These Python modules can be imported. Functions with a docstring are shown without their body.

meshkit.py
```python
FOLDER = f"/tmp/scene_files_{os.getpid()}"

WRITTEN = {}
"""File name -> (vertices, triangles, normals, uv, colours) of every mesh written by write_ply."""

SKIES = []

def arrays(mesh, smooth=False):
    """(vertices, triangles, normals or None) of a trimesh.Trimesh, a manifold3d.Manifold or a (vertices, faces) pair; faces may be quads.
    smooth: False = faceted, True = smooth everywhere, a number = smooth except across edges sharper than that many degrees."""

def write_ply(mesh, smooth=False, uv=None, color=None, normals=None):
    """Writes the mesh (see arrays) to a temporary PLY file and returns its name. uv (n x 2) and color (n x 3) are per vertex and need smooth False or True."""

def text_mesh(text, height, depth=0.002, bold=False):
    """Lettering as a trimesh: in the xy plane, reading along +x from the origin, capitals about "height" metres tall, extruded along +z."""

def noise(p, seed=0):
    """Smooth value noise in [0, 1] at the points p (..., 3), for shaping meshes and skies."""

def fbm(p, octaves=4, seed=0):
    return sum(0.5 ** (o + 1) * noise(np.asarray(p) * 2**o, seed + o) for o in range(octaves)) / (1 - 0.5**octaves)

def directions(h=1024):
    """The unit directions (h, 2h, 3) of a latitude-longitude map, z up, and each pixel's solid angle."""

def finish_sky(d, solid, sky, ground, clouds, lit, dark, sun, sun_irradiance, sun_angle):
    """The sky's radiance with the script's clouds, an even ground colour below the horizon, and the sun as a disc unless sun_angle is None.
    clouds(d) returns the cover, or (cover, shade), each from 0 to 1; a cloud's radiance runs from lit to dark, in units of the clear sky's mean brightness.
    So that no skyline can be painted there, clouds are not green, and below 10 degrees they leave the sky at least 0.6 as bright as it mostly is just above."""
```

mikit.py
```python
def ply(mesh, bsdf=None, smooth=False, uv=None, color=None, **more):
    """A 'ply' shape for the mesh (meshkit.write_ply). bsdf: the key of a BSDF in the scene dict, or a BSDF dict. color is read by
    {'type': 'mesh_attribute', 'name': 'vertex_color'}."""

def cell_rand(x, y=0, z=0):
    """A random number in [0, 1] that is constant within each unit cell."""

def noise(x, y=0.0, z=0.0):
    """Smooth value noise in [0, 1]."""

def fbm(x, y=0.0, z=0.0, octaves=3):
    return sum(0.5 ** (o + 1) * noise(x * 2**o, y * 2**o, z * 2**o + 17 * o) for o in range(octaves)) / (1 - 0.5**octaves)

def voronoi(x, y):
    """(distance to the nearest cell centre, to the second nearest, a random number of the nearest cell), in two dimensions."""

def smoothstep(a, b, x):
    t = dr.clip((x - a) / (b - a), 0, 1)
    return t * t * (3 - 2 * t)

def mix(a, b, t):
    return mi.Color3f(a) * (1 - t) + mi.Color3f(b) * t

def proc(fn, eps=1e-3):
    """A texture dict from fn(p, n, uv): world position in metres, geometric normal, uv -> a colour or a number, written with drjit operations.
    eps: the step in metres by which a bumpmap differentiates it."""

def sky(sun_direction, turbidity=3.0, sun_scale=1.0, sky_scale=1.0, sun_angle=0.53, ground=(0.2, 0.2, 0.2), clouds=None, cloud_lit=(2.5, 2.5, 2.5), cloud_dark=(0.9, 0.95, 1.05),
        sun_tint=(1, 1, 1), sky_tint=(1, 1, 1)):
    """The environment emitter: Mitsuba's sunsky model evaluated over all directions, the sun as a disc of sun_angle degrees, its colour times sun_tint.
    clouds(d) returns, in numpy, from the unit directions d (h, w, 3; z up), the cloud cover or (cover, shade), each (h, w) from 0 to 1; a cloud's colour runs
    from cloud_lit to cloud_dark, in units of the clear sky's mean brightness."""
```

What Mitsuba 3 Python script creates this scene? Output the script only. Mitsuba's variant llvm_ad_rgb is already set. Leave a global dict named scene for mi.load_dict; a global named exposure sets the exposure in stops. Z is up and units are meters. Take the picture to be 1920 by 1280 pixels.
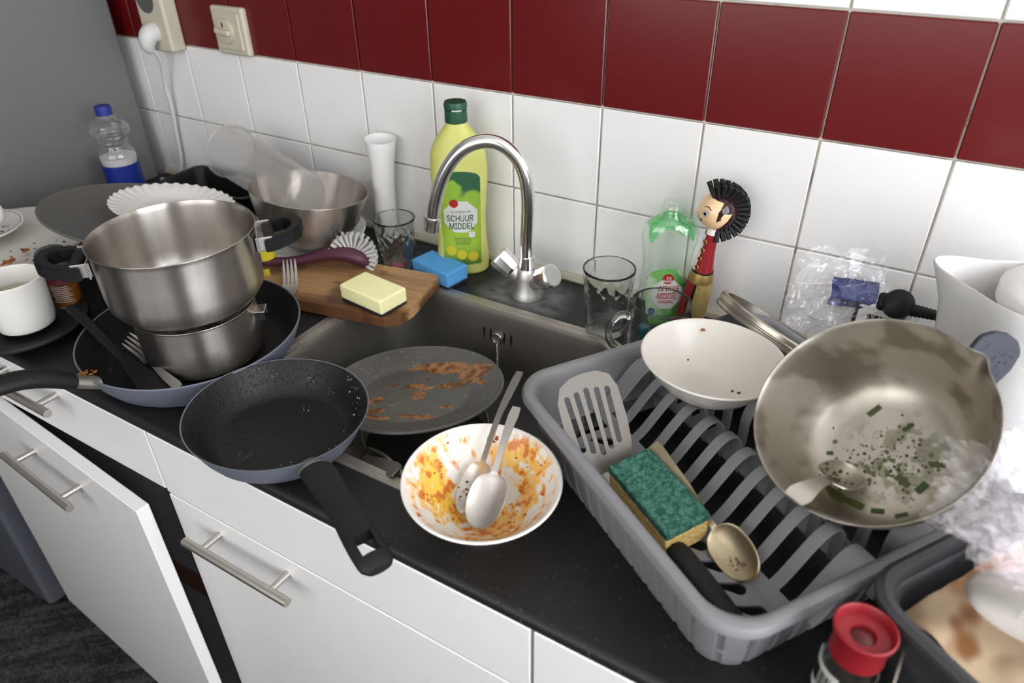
import math, numpy as np, trimesh, shapely, mitsuba as mi, drjit as dr
import shapely.affinity as aff
from shapely.geometry import Polygon, Point, LineString, box as sbox
from scipy.interpolate import PchipInterpolator, CubicSpline
import manifold3d as m3
import mikit, meshkit
from mikit import proc, noise, fbm, voronoi, cell_rand, smoothstep, mix
rng = np.random.default_rng(7)
scene, labels = {}, {}
PI = math.pi
TOP = 0.9                                    # height of the worktop

# ---------------------------------------------------------------- camera, light, exposure
R_ = np.array([[0.8591304, 0.5116221, -0.0117382], [0.2753186, -0.4814144, -0.8321297], [-0.4313869, 0.7116761, -0.5544569]])
CAM = np.array([0.72899, -0.96556, 1.4856])
_m = np.eye(4); _m[:3, 0] = -R_[0]; _m[:3, 1] = -R_[1]; _m[:3, 2] = R_[2]; _m[:3, 3] = CAM
scene['camera'] = {'type': 'thinlens', 'fov': 2 * math.degrees(math.atan(960 / 1356.49)), 'fov_axis': 'x', 'near_clip': 0.02, 'far_clip': 30.0,
                   'aperture_radius': 0.0028, 'focus_distance': 0.93, 'to_world': mi.ScalarTransform4f(_m.tolist())}
exposure = 0.02
def lamp(key, x0, x1, y0, y1, z0, z1, rgb):
    """a daylit window pane: an upright rectangle that gives the light of the day outside"""
    if y0 == y1: v = [[x0, y0, z0], [x1, y0, z0], [x1, y0, z1], [x0, y0, z1]]; f = [[0, 2, 1], [0, 3, 2]]
    else: v = [[x0, y0, z0], [x0, y1, z0], [x0, y1, z1], [x0, y0, z1]]; f = [[0, 1, 2], [0, 2, 3]]
    scene[key] = mikit.ply(trimesh.Trimesh(v, f, process=False), {'type': 'diffuse', 'reflectance': {'type': 'rgb', 'value': .1}}, emitter={'type': 'area', 'radiance': {'type': 'rgb', 'value': list(rgb)}})
    labels[key] = {'label': 'daylit window pane', 'kind': 'structure'}
LX0, LX1, LY0, LZ1 = -1.5, 1.9, -2.1, 2.5    # the room
lamp('window_1', -0.6, 1.1, LY0 + .012, LY0 + .012, 1.0, 2.3, (3.35, 3.3, 3.25))
lamp('window_2', LX1 - .012, LX1 - .012, -0.25, -1.7, .75, 2.3, (7.3, 7.35, 7.6))

# ---------------------------------------------------------------- helpers
def M4(): return np.eye(4)
def Tr(x, y, z): m = np.eye(4); m[:3, 3] = (x, y, z); return m
def Rt(axis, deg):
    return trimesh.transformations.rotation_matrix(math.radians(deg), axis)
def Rz(d): return Rt([0, 0, 1], d)
def Rx(d): return Rt([1, 0, 0], d)
def Ry(d): return Rt([0, 1, 0], d)
def Sc(x, y, z): return np.diag([x, y, z, 1.0])
def on(x, y, h, n=(0, 0, 1), spin=0):
    """frame with its origin at height h over the worktop and its z axis along n"""
    z = np.array(n, float); z /= np.linalg.norm(z)
    x_ = np.array([1.0, 0, 0]); x_ -= z * (x_ @ z); x_ /= np.linalg.norm(x_)
    m = np.eye(4); m[:3, 0] = x_; m[:3, 1] = np.cross(z, x_); m[:3, 2] = z; m[:3, 3] = (x, y, TOP + h)
    return m @ Rz(spin)
def axis_frame(p0, p1, up=(0, 0, 1)):
    """x axis from p0 to p1 (z over the worktop), z as near to up as can be"""
    p0, p1 = np.array(p0, float), np.array(p1, float); x = p1 - p0; x /= np.linalg.norm(x)
    z = np.array(up, float); z -= x * (x @ z); z /= np.linalg.norm(z)
    m = np.eye(4); m[:3, 0] = x; m[:3, 1] = np.cross(z, x); m[:3, 2] = z; m[:3, 3] = p0 + [0, 0, TOP]
    return m
def uniq(k):
    if k not in scene and k not in labels: return k
    i = 1
    while f'{k}_{i:03d}' in scene or f'{k}_{i:03d}' in labels: i += 1
    return f'{k}_{i:03d}'
def thing(name, label, cat, group=None, kind=None):
    key = uniq(name); labels[key] = {'label': label, 'category': cat}
    if group: labels[key]['group'] = group
    if kind: labels[key]['kind'] = kind
    return key
def put(key, mesh, mat, M=None, smooth=35, label=None, uv=None, color=None, kind=None):
    """one entry of the scene"""
    mesh = mesh if isinstance(mesh, trimesh.Trimesh) else trimesh.Trimesh(*mesh, process=False)
    if M is not None:
        mesh = mesh.copy(); mesh.apply_transform(M)
    scene[key] = mikit.ply(mesh, mat, smooth, uv=uv, color=color)
    if label: labels.setdefault(key, {})['label'] = label
    if kind: labels.setdefault(key, {})['kind'] = kind
    return key
def part(t, name, mesh, mat, M=None, smooth=35, label=None, uv=None, color=None, kind=None):
    return put(uniq(f'{t}__{name}'), mesh, mat, M, smooth, label, uv, color, kind)
def struct(key, mesh, mat, M=None, smooth=False, label=None):
    put(key, mesh, mat, M, smooth); labels[key] = {'label': label or key.replace('_', ' '), 'kind': 'structure'}
    return key
cat = trimesh.util.concatenate
def outward(m):
    if m.volume < 0: m.invert()
    return m
def bx(x0, x1, y0, y1, z0, z1):
    return trimesh.creation.box(bounds=[[min(x0, x1), min(y0, y1), min(z0, z1)], [max(x0, x1), max(y0, y1), max(z0, z1)]])
def cbox(x0, x1, y0, y1, z0, z1, c=.002):
    """box with chamfered edges"""
    p = []
    for x, sx in ((x0, 1), (x1, -1)):
        for y, sy in ((y0, 1), (y1, -1)):
            for z, sz in ((z0, 1), (z1, -1)):
                p += [(x, y + c * sy, z + c * sz), (x + c * sx, y, z + c * sz), (x + c * sx, y + c * sy, z)]
    return trimesh.convex.convex_hull(np.array(p))
def rbox(sx, sy, sz, r, n=16):
    """rounded box centred on the origin, from the hull of eight spheres"""
    s = m3.Manifold.sphere(r, n)
    pts = [s.translate((x * (sx / 2 - r), y * (sy / 2 - r), z * (sz / 2 - r))) for x in (-1, 1) for y in (-1, 1) for z in (-1, 1)]
    return tm(m3.Manifold.batch_hull(pts))
def tm(m):
    q = m.to_mesh(); return trimesh.Trimesh(np.array(q.vert_properties[:, :3], float), np.array(q.tri_verts), process=False)
def mf(t):
    return m3.Manifold(m3.Mesh(np.asarray(t.vertices, np.float32), np.asarray(t.faces, np.uint32)))
def hullof(balls, n=14):
    return m3.Manifold.batch_hull([m3.Manifold.sphere(r, n).translate((float(x), float(y), float(z))) for x, y, z, r in balls])
def ext(poly, h, c=0.0):
    """shapely polygon extruded from z=0 to h, with a chamfer c on the top edge"""
    if c <= 0: return trimesh.creation.extrude_polygon(poly, h, engine='earcut')
    def cs(p): return m3.CrossSection([np.array(r.coords)[:-1] for r in [p.exterior, *p.interiors]], m3.FillRule.EvenOdd)
    return tm(m3.Manifold.batch_boolean([m3.Manifold.extrude(cs(poly.buffer(-c * (1 - math.cos(a)))), h - c + c * math.sin(a)) for a in (0.0, .5, 1.0, PI / 2)], m3.OpType.Add))
def rrect(x0, x1, y0, y1, r, n=8):
    return sbox(x0 + r, y0 + r, x1 - r, y1 - r).buffer(r, quad_segs=n)
def spl(pts, n=40, smooth=True):
    """a curve through the points"""
    p = np.array(pts, float); t = np.r_[0, np.cumsum(np.linalg.norm(np.diff(p, axis=0), axis=1))]
    s = np.linspace(0, t[-1], n)
    return (CubicSpline(t, p) if smooth else PchipInterpolator(t, p))(s)
def pl(xs, ys):
    return PchipInterpolator(xs, ys)
def lathe(prof, n=72, start=0.0):
    """closed solid of revolution from profile rows (r, z)"""
    prof = np.array(prof, float); a = start + np.arange(n) * 2 * PI / n
    v, idx = [], []
    for r, z in prof:
        if r < 1e-6: idx.append([len(v)] * n); v.append((0, 0, z))
        else: idx.append(list(range(len(v), len(v) + n))); v += [(r * math.cos(t), r * math.sin(t), z) for t in a]
    f = []
    for i in range(len(prof) - 1):
        A, B = idx[i], idx[i + 1]
        for k in range(n):
            j = (k + 1) % n
            if A[k] != A[j]: f.append((A[k], A[j], B[k]))
            if B[k] != B[j]: f.append((A[j], B[j], B[k]))
    m = trimesh.Trimesh(v, f, process=False)
    if prof[0][0] < 1e-6 and prof[-1][0] < 1e-6: outward(m)
    return m
def lathe_uv(prof, n=96):
    """open or closed revolved skin with uv along the circumference (for brushed steel): mesh, uv"""
    prof = np.array(prof, float); a = np.linspace(0, 2 * PI, n + 1) + PI * .55
    s = np.r_[0, np.cumsum(np.linalg.norm(np.diff(prof, axis=0), axis=1))]
    v = np.array([[(max(r, 1e-5) * math.cos(t), max(r, 1e-5) * math.sin(t), z) for t in a] for r, z in prof]).reshape(-1, 3)
    uv = np.array([[(t, q) for t in a] for q in s]).reshape(-1, 2)
    w = n + 1; i, k = np.meshgrid(np.arange(len(prof) - 1), np.arange(n), indexing='ij'); o = (i * w + k).ravel()
    f = np.vstack([np.c_[o, o + 1, o + w], np.c_[o + 1, o + w + 1, o + w]])
    return outward(trimesh.Trimesh(v, f, process=False)), uv
def shell(inner, t, rim=3):
    """closed wall profile of a vessel: inner profile from its centre to its rim, offset outwards by t, with a rounded lip"""
    p = np.array(inner, float); d = np.gradient(p, axis=0); d /= np.linalg.norm(d, axis=1, keepdims=True)
    nrm = np.c_[d[:, 1], -d[:, 0]]; nrm[0] = (0, -1)
    out = p + nrm * t; out[0, 0] = 0; out[:, 0] = np.maximum(out[:, 0], 0)
    c = (p[-1] + out[-1]) / 2; a0 = math.atan2(*(p[-1] - c)[::-1])
    lip = [c + t / 2 * np.array([math.cos(a0 - q), math.sin(a0 - q)]) for q in np.linspace(0, PI, rim + 2)[1:-1]]
    return np.vstack([p, lip, out[::-1]])
def tube(path, r, n=14, up=None, flat=1.0, closed=False, caps=True):
    """round (or flattened) bar along a path; r: number or one per point; flat: height of the section over its width"""
    p = np.array(path, float); N = len(p); r = np.broadcast_to(np.asarray(r, float), (N,))
    t = (np.roll(p, -1, 0) - np.roll(p, 1, 0)) if closed else np.gradient(p, axis=0)
    t /= np.linalg.norm(t, axis=1, keepdims=True) + 1e-12
    ref = np.array([0, 0, 1.0]) if up is None else np.array(up, float)
    if abs(t[0] @ ref) > .95 and up is None: ref = np.array([1.0, 0, 0])
    v = []; b = ref
    for i in range(N):
        b = (b if up is None else ref) - t[i] * (t[i] @ (b if up is None else ref)); b /= np.linalg.norm(b) + 1e-12
        s = np.cross(t[i], b)
        for k in range(n):
            a = 2 * PI * k / n
            v.append(p[i] + r[i] * (math.cos(a) * s + flat * math.sin(a) * b))
    f = []
    for i in range(N if closed else N - 1):
        A, B = i * n, ((i + 1) % N) * n
        for k in range(n):
            j = (k + 1) % n; f += [(A + k, A + j, B + k), (A + j, B + j, B + k)]
    if not closed and caps:
        for base, c, o in ((0, p[0], 1), ((N - 1) * n, p[-1], 0)):
            v.append(c); q = len(v) - 1
            for k in range(n):
                j = (k + 1) % n; f.append((base + j, base + k, q) if o else (base + k, base + j, q))
    return outward(trimesh.Trimesh(v, f, process=False))
def slab(P, t):
    """sheet of thickness t under the grid of points P (nx, ny, 3)"""
    P = np.array(P, float); nx, ny = P.shape[:2]
    nrm = np.cross(np.gradient(P, axis=0), np.gradient(P, axis=1)); nrm /= np.linalg.norm(nrm, axis=2, keepdims=True) + 1e-12
    t = np.broadcast_to(np.asarray(t, float), (nx, ny))[..., None]
    Q = P - nrm * t; v = np.vstack([P.reshape(-1, 3), Q.reshape(-1, 3)]); o = nx * ny; f = []
    for i in range(nx - 1):
        for j in range(ny - 1):
            a, b, c, d = i * ny + j, (i + 1) * ny + j, (i + 1) * ny + j + 1, i * ny + j + 1
            f += [(a, b, c), (a, c, d), (a + o, c + o, b + o), (a + o, d + o, c + o)]
    ring = [j for j in range(ny)] + [i * ny + ny - 1 for i in range(1, nx)] + [(nx - 1) * ny + j for j in range(ny - 2, -1, -1)] + [i * ny for i in range(nx - 2, 0, -1)]
    for a, b in zip(ring, ring[1:] + ring[:1]): f += [(a, b, b + o), (a, b + o, a + o)]
    return outward(trimesh.Trimesh(v, f, process=False))
def open_sheet(P):
    P = np.array(P, float); nx, ny = P.shape[:2]; i, j = np.meshgrid(np.arange(nx - 1), np.arange(ny - 1), indexing='ij'); a = (i * ny + j).ravel()
    return trimesh.Trimesh(P.reshape(-1, 3), np.vstack([np.c_[a, a + ny, a + ny + 1], np.c_[a, a + ny + 1, a + 1]]), process=False)
def loft(rings, cap0=True, cap1=True):
    """closed rings of equal point count, joined"""
    n = len(rings[0]); v = np.vstack(rings); f = []
    for i in range(len(rings) - 1):
        A, B = i * n, (i + 1) * n
        for k in range(n):
            j = (k + 1) % n; f += [(A + k, A + j, B + k), (A + j, B + j, B + k)]
    v = list(v)
    for on_, base in ((cap0, 0), (cap1, (len(rings) - 1) * n)):
        if on_:
            v.append(np.mean(v[base:base + n], axis=0)); q = len(v) - 1
            for k in range(n):
                j = (k + 1) % n; f.append((base + j, base + k, q) if base == 0 else (base + k, base + j, q))
    return outward(trimesh.Trimesh(np.array(v), f, process=False))
def bumpy(mesh, amp, freq, seed=0):
    m = mesh.copy(); n = m.vertex_normals; m.vertices = m.vertices + n * ((meshkit.fbm(m.vertices * freq, 3, seed) - .5) * 2 * amp)[:, None]; return m
def chunk(r, seed, flat=.6):
    m = trimesh.creation.icosphere(1, r); m.vertices *= (.7 + .6 * meshkit.noise(m.vertices / r * 1.7 + seed * 7.3, seed))[:, None]; m.vertices[:, 2] *= flat; return m

# ---------------------------------------------------------------- materials
def col(c): return {'type': 'rgb', 'value': list(c) if hasattr(c, '__len__') else [c, c, c]} if not isinstance(c, dict) else c
def mat(name, d): scene[name] = {'type': 'twosided', 'b': d} if d['type'] in ('diffuse', 'roughplastic', 'roughconductor', 'conductor', 'bumpmap', 'plastic') else d; return name
def rp(c, a=.1, ior=1.5): return {'type': 'roughplastic', 'diffuse_reflectance': col(c), 'alpha': a, 'distribution': 'ggx', 'int_ior': ior, 'nonlinear': False}
def rc(c, a=.2, av=None):
    d = {'type': 'roughconductor', 'material': 'none', 'specular_reflectance': col(c), 'distribution': 'ggx'}
    if av is None: d['alpha'] = a
    else: d['alpha_u'], d['alpha_v'] = a, av
    return d
def df(c): return {'type': 'diffuse', 'reflectance': col(c)}
def bump(d, fn, s, eps=5e-4): return {'type': 'bumpmap', 'arbitrary': proc(fn, eps), 'scale': s, 'b': d}
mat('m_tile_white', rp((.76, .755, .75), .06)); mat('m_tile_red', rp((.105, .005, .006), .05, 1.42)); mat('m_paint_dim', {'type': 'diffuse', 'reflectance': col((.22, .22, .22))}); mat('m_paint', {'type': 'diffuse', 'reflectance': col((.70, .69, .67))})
mat('m_grout', {'type': 'diffuse', 'reflectance': proc(lambda p, n, uv: mix((.30, .28, .24), (.62, .58, .50), smoothstep(.25, .6, fbm(p.x * 30, p.z * 30, 2.0) + .25 * smoothstep(1.1, 1.25, p.z))))})
mat('m_sealant', rp((.62, .58, .46), .3)); mat('m_front', rp((.90, .90, .895), .16)); mat('m_handle', rc((.60, .57, .52), .16))
def f_work(p, n, uv):
    d1, d2, w = voronoi(p.x * 260, p.y * 260)
    sp = dr.select((w > .96) & (d1 < .20), .05 * w, 0.0)
    haze = smoothstep(.05, .0, dr.sqrt(dr.square(p.x - .225) + dr.square(p.y + .10)) - .045) * fbm(p.x * 60, p.y * 60) * .24 * smoothstep(-.14, -.11, p.y)
    return mi.Color3f(.009, .0092, .0105) + mi.Color3f(sp) + mi.Color3f(haze) + .008 * fbm(p.x * 14, p.y * 14)
mat('m_work', rp(proc(f_work), .24, 1.42))
def f_floor(p, n, uv):
    a = fbm(p.x * 9 + p.y * 8, (p.x - p.y) * 55, 1.0); b = noise(p.x * 260, p.y * 260)
    return mix((.018, .018, .019), (.105, .103, .10), smoothstep(.3, .75, .6 * a + .4 * b))
mat('m_floor', rp(proc(f_floor), .35)); mat('m_fridge', rp((.19, .19, .19), .28)); mat('m_fridge_door', rp((.13, .14, .17), .25))
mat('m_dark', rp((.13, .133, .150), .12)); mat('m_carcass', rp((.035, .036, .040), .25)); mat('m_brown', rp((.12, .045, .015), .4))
mat('m_steel', rc((.53, .50, .465), .045, .22)); mat('m_steel_in', rc((.50, .47, .43), .16, .34)); mat('m_sink', rc((.36, .34, .31), .24)); mat('m_sinkrim', rc((.50, .47, .42), .24))
mat('m_cutlery', rc((.58, .55, .50), .13)); mat('m_cutlery_dull', rc((.42, .40, .37), .25)); mat('m_gilt', rc((.50, .42, .28), .18)); mat('m_chrome', rc((.86, .86, .86), .035)); mat('m_chrome_dull', rc((.66, .65, .63), .18))
mat('m_black', rp((.0065, .0065, .007), .22, 1.36)); mat('m_black_matt', rp((.008, .008, .0085), .34, 1.4)); mat('m_panout', rp((.16, .18, .23), .25)); mat('m_ceramic', rp((.74, .73, .70), .07)); mat('m_plate_white', rp((.70, .68, .64), .10))
mat('m_grey_plate', rp((.115, .112, .105), .14)); mat('m_grey_bowl', rp((.05, .05, .048), .15)); mat('m_bluegrey', rp((.13, .16, .21), .2))
mat('m_rack', rp((.27, .275, .29), .25)); mat('m_white_plastic', rp((.88, .875, .87), .12)); mat('m_white_soft', rp((.78, .78, .78), .3)); mat('m_cream', rp((.62, .58, .46), .25)); mat('m_greycap', rp((.12, .12, .12), .35))
mat('m_purple', rp((.085, .017, .045), .25)); mat('m_bristle', rp((.82, .82, .80), .4)); mat('m_bristle_black', rp((.008, .007, .007), .45)); mat('m_blue_cap', rp((.005, .025, .26), .2)); mat('m_red', rp((.30, .006, .014), .22)); mat('m_red_dark', rp((.10, .004, .006), .15))
mat('m_yellow', rp((.72, .62, .02), .3)); mat('m_darkgreen', rp((.008, .075, .035), .2)); mat('m_gelyellow', rp((.72, .74, .20), .22)); mat('m_lime', rp((.36, .60, .03), .3)); mat('m_printwhite', rp((.78, .80, .76), .3)); mat('m_green', rp((.06, .30, .06), .3)); mat('m_printred', rp((.50, .012, .015), .3)); mat('m_printblue', rp((.06, .14, .34), .3)); mat('m_printgrey', rp((.22, .30, .12), .3))
mat('m_scour_dark', rp((.012, .016, .022), .6))
mat('m_glass', {'type': 'dielectric', 'int_ior': 1.52, 'specular_transmittance': col((.955, .97, .965))}); mat('m_glass_clear', {'type': 'dielectric', 'int_ior': 1.52, 'specular_transmittance': col((.90, .93, .92))}); mat('m_pet', {'type': 'thindielectric', 'int_ior': 1.5}); mat('m_pet_soap', {'type': 'blendbsdf', 'weight': .05, 'a': {'type': 'thindielectric', 'int_ior': 1.7}, 'b': {'type': 'principledthin', 'base_color': col((.62, .68, .63)), 'roughness': .3, 'spec_trans': .3, 'diff_trans': 1.0, 'eta': 1.5}})
mat('m_pink_glass', {'type': 'principledthin', 'base_color': col((.62, .30, .38)), 'roughness': .05, 'spec_trans': .9, 'diff_trans': .1, 'eta': 1.5})
mat('m_frost', {'type': 'principledthin', 'base_color': col((.86, .85, .84)), 'roughness': .16, 'spec_trans': .76, 'diff_trans': 1.0, 'eta': 1.45})

# ---------------------------------------------------------------- the room
struct('floor', bx(LX0, LX1, LY0, .02, -.05, 0), 'm_floor')
struct('ceiling', bx(LX0, LX1, LY0, .1, LZ1, LZ1 + .05), 'm_paint')
struct('wall_back', bx(LX0, LX1, .0065, .08, 0, LZ1), 'm_grout', label='back wall tiled in white with one row of dark red')
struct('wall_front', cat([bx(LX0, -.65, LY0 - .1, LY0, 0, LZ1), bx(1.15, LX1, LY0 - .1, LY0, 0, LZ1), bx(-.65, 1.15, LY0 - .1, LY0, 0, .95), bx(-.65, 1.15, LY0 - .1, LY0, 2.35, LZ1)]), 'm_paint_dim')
struct('wall_right', cat([bx(LX1, LX1 + .1, LY0, -1.75, 0, LZ1), bx(LX1, LX1 + .1, -.2, .1, 0, LZ1), bx(LX1, LX1 + .1, -1.75, -.2, 0, .7), bx(LX1, LX1 + .1, -1.75, -.2, 2.35, LZ1)]), 'm_paint')
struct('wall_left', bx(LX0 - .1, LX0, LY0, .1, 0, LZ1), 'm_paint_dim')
def frame_bars(a0, a1, fixed, along_x, s0):
    w, o = .045, []
    for (u0, u1, z0, z1) in ((a0, a1, s0, s0 + .05), (a0, a1, 2.3, 2.35), (a0, a0 + w, s0 + .05, 2.3), (a1 - w, a1, s0 + .05, 2.3), ((a0 + a1) / 2 - .03, (a0 + a1) / 2 + .03, s0 + .05, 2.3)):
        o.append(bx(u0, u1, fixed - .03, fixed + .03, z0, z1) if along_x else bx(fixed - .03, fixed + .03, u0, u1, z0, z1))
    return cat(o)
put('window_1__frame', frame_bars(-.65, 1.15, LY0, True, .95), 'm_front', smooth=False)
put('window_2__frame', frame_bars(-1.75, -.2, LX1, False, .7), 'm_front', smooth=False)
ZA = 1.1878
_tile = {}
for z0, z1, red in ((.885, 1.0378, 0), (1.0378, 1.1878, 0), (1.1878, 1.3378, 1), (1.3378, 1.4878, 0), (1.4878, 1.6378, 0), (1.6378, 1.7878, 0)):
    for i in range(-6, 10):
        g = .0014; k = (round(z1 - z0, 4), red)
        if k not in _tile:
            t = cbox(-.075 + g, .075 - g, 0, .012, -(z1 - z0) / 2 + g, (z1 - z0) / 2 - g, .0013)
            _tile[k] = mikit.ply(t, 'm_tile_red' if red else 'm_tile_white', False)
        key = uniq('wall_back__tile')
        dy = .0006 * (rng.random() - .5); r = np.radians((rng.random(2) - .5) * .35)
        mm = Tr(i * .15 + .075, dy, (z0 + z1) / 2) @ Rt([0, 0, 1], math.degrees(r[0])) @ Rt([1, 0, 0], math.degrees(r[1]))
        scene[key] = {**_tile[k], 'to_world': mi.ScalarTransform4f(mm.tolist())}
        if red: labels[key] = {'label': 'dark red glazed tile'}
struct('trim_1', tube([(-.767, -.003, TOP + .003), (1.35, -.003, TOP + .003)], .009, 8), 'm_sealant', smooth=30, label='cream sealant strip between worktop and tiles')

# ---------------------------------------------------------------- fridge
t = thing('fridge', 'grey fridge standing at the left end of the worktop', 'fridge')
part(t, 'body', cbox(-1.33, -.767, -.545, -.026, .02, 1.62, .006), 'm_fridge')
part(t, 'door', cbox(-1.33, -.767, -.607, -.549, .03, 1.62, .008), 'm_fridge_door')
part(t, 'foot', cat([lathe([(0, 0), (.02, 0), (.02, .03), (0, .03)], 16).apply_transform(Tr(x, y, 0)) for x in (-1.28, -.82) for y in (-.5, -.08)]), 'm_black')

# ---------------------------------------------------------------- base cabinets
YF, TH = -.606, .018
def handle(t, x0, x1, z, M=None, base=None):
    """bar handle with two posts, standing off a front at y = YF"""
    y = YF - .032
    h = part(base or t, 'handle', tube([(x0, y, z), (x1, y, z)], .006, 20), 'm_handle', M, label='brushed steel bar handle')
    for x in (x0 + .031, x1 - .031):
        m = tube([(x, y, z), (x, YF, z)], .0045, 14)
        k = uniq(f'{h}__post') if base is None or True else None
        put(k if h.count('__') < 2 else uniq(f'{base}__handle_post'), m, 'm_handle', M)
def carcass(t, x0, x1, m):
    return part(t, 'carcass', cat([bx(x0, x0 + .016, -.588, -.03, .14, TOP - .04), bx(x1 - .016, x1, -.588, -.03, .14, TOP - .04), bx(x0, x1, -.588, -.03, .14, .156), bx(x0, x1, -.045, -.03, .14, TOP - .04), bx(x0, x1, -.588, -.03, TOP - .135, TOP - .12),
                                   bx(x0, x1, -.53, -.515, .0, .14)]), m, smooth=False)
t = thing('base_cabinet', 'white base cabinet whose door stands ajar below its drawer', 'cabinet')
carcass(t, -.6345, -.0365, 'm_carcass')
d = part(t, 'drawer_front', cbox(-.6335, -.0375, YF, YF + TH, TOP - .1145, TOP - .0135, .0012), 'm_front')
handle(t, -.392, -.204, TOP - .030, base=None)
LD = Tr(-.6335, YF + TH, 0) @ Rz(-4.3) @ Tr(.6335, -YF - TH, 0)
part(t, 'door', cbox(-.6335, -.0375, YF, YF + TH, TOP - .755, TOP - .119, .0012), 'm_front', LD)
handle(t, -.372, -.176, TOP - .168, LD)
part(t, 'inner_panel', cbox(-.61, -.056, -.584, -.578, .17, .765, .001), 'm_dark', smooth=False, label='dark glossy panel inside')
part(t, 'card_strip', cbox(-.3, -.058, -.5855, -.5842, .50, .555, .0006), 'm_brown', smooth=False, label='brown strip inside')
t = thing('sink_cabinet', 'white cabinet under the sink, between the open door and the right-hand seam', 'cabinet')
carcass(t, -.0345, .5265, 'm_carcass')
part(t, 'top_panel', cbox(-.0345, .5262, YF, YF + TH, TOP - .1175, TOP - .0135, .0012), 'm_front')
part(t, 'door', cbox(-.0345, .5262, YF, YF + TH, TOP - .76, TOP - .1215, .0012), 'm_front')
handle(t, .026, .212, TOP - .150)
t = thing('drawer_cabinet', 'white cabinet at the right, beyond the seam below the dish rack', 'cabinet')
carcass(t, .5295, 1.1275, 'm_carcass')
part(t, 'drawer_front', cbox(.5298, 1.127, YF, YF + TH, TOP - .26, TOP - .0135, .0012), 'm_front')
part(t, 'drawer_front', cbox(.5298, 1.127, YF, YF + TH, TOP - .76, TOP - .2635, .0012), 'm_front')

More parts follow.
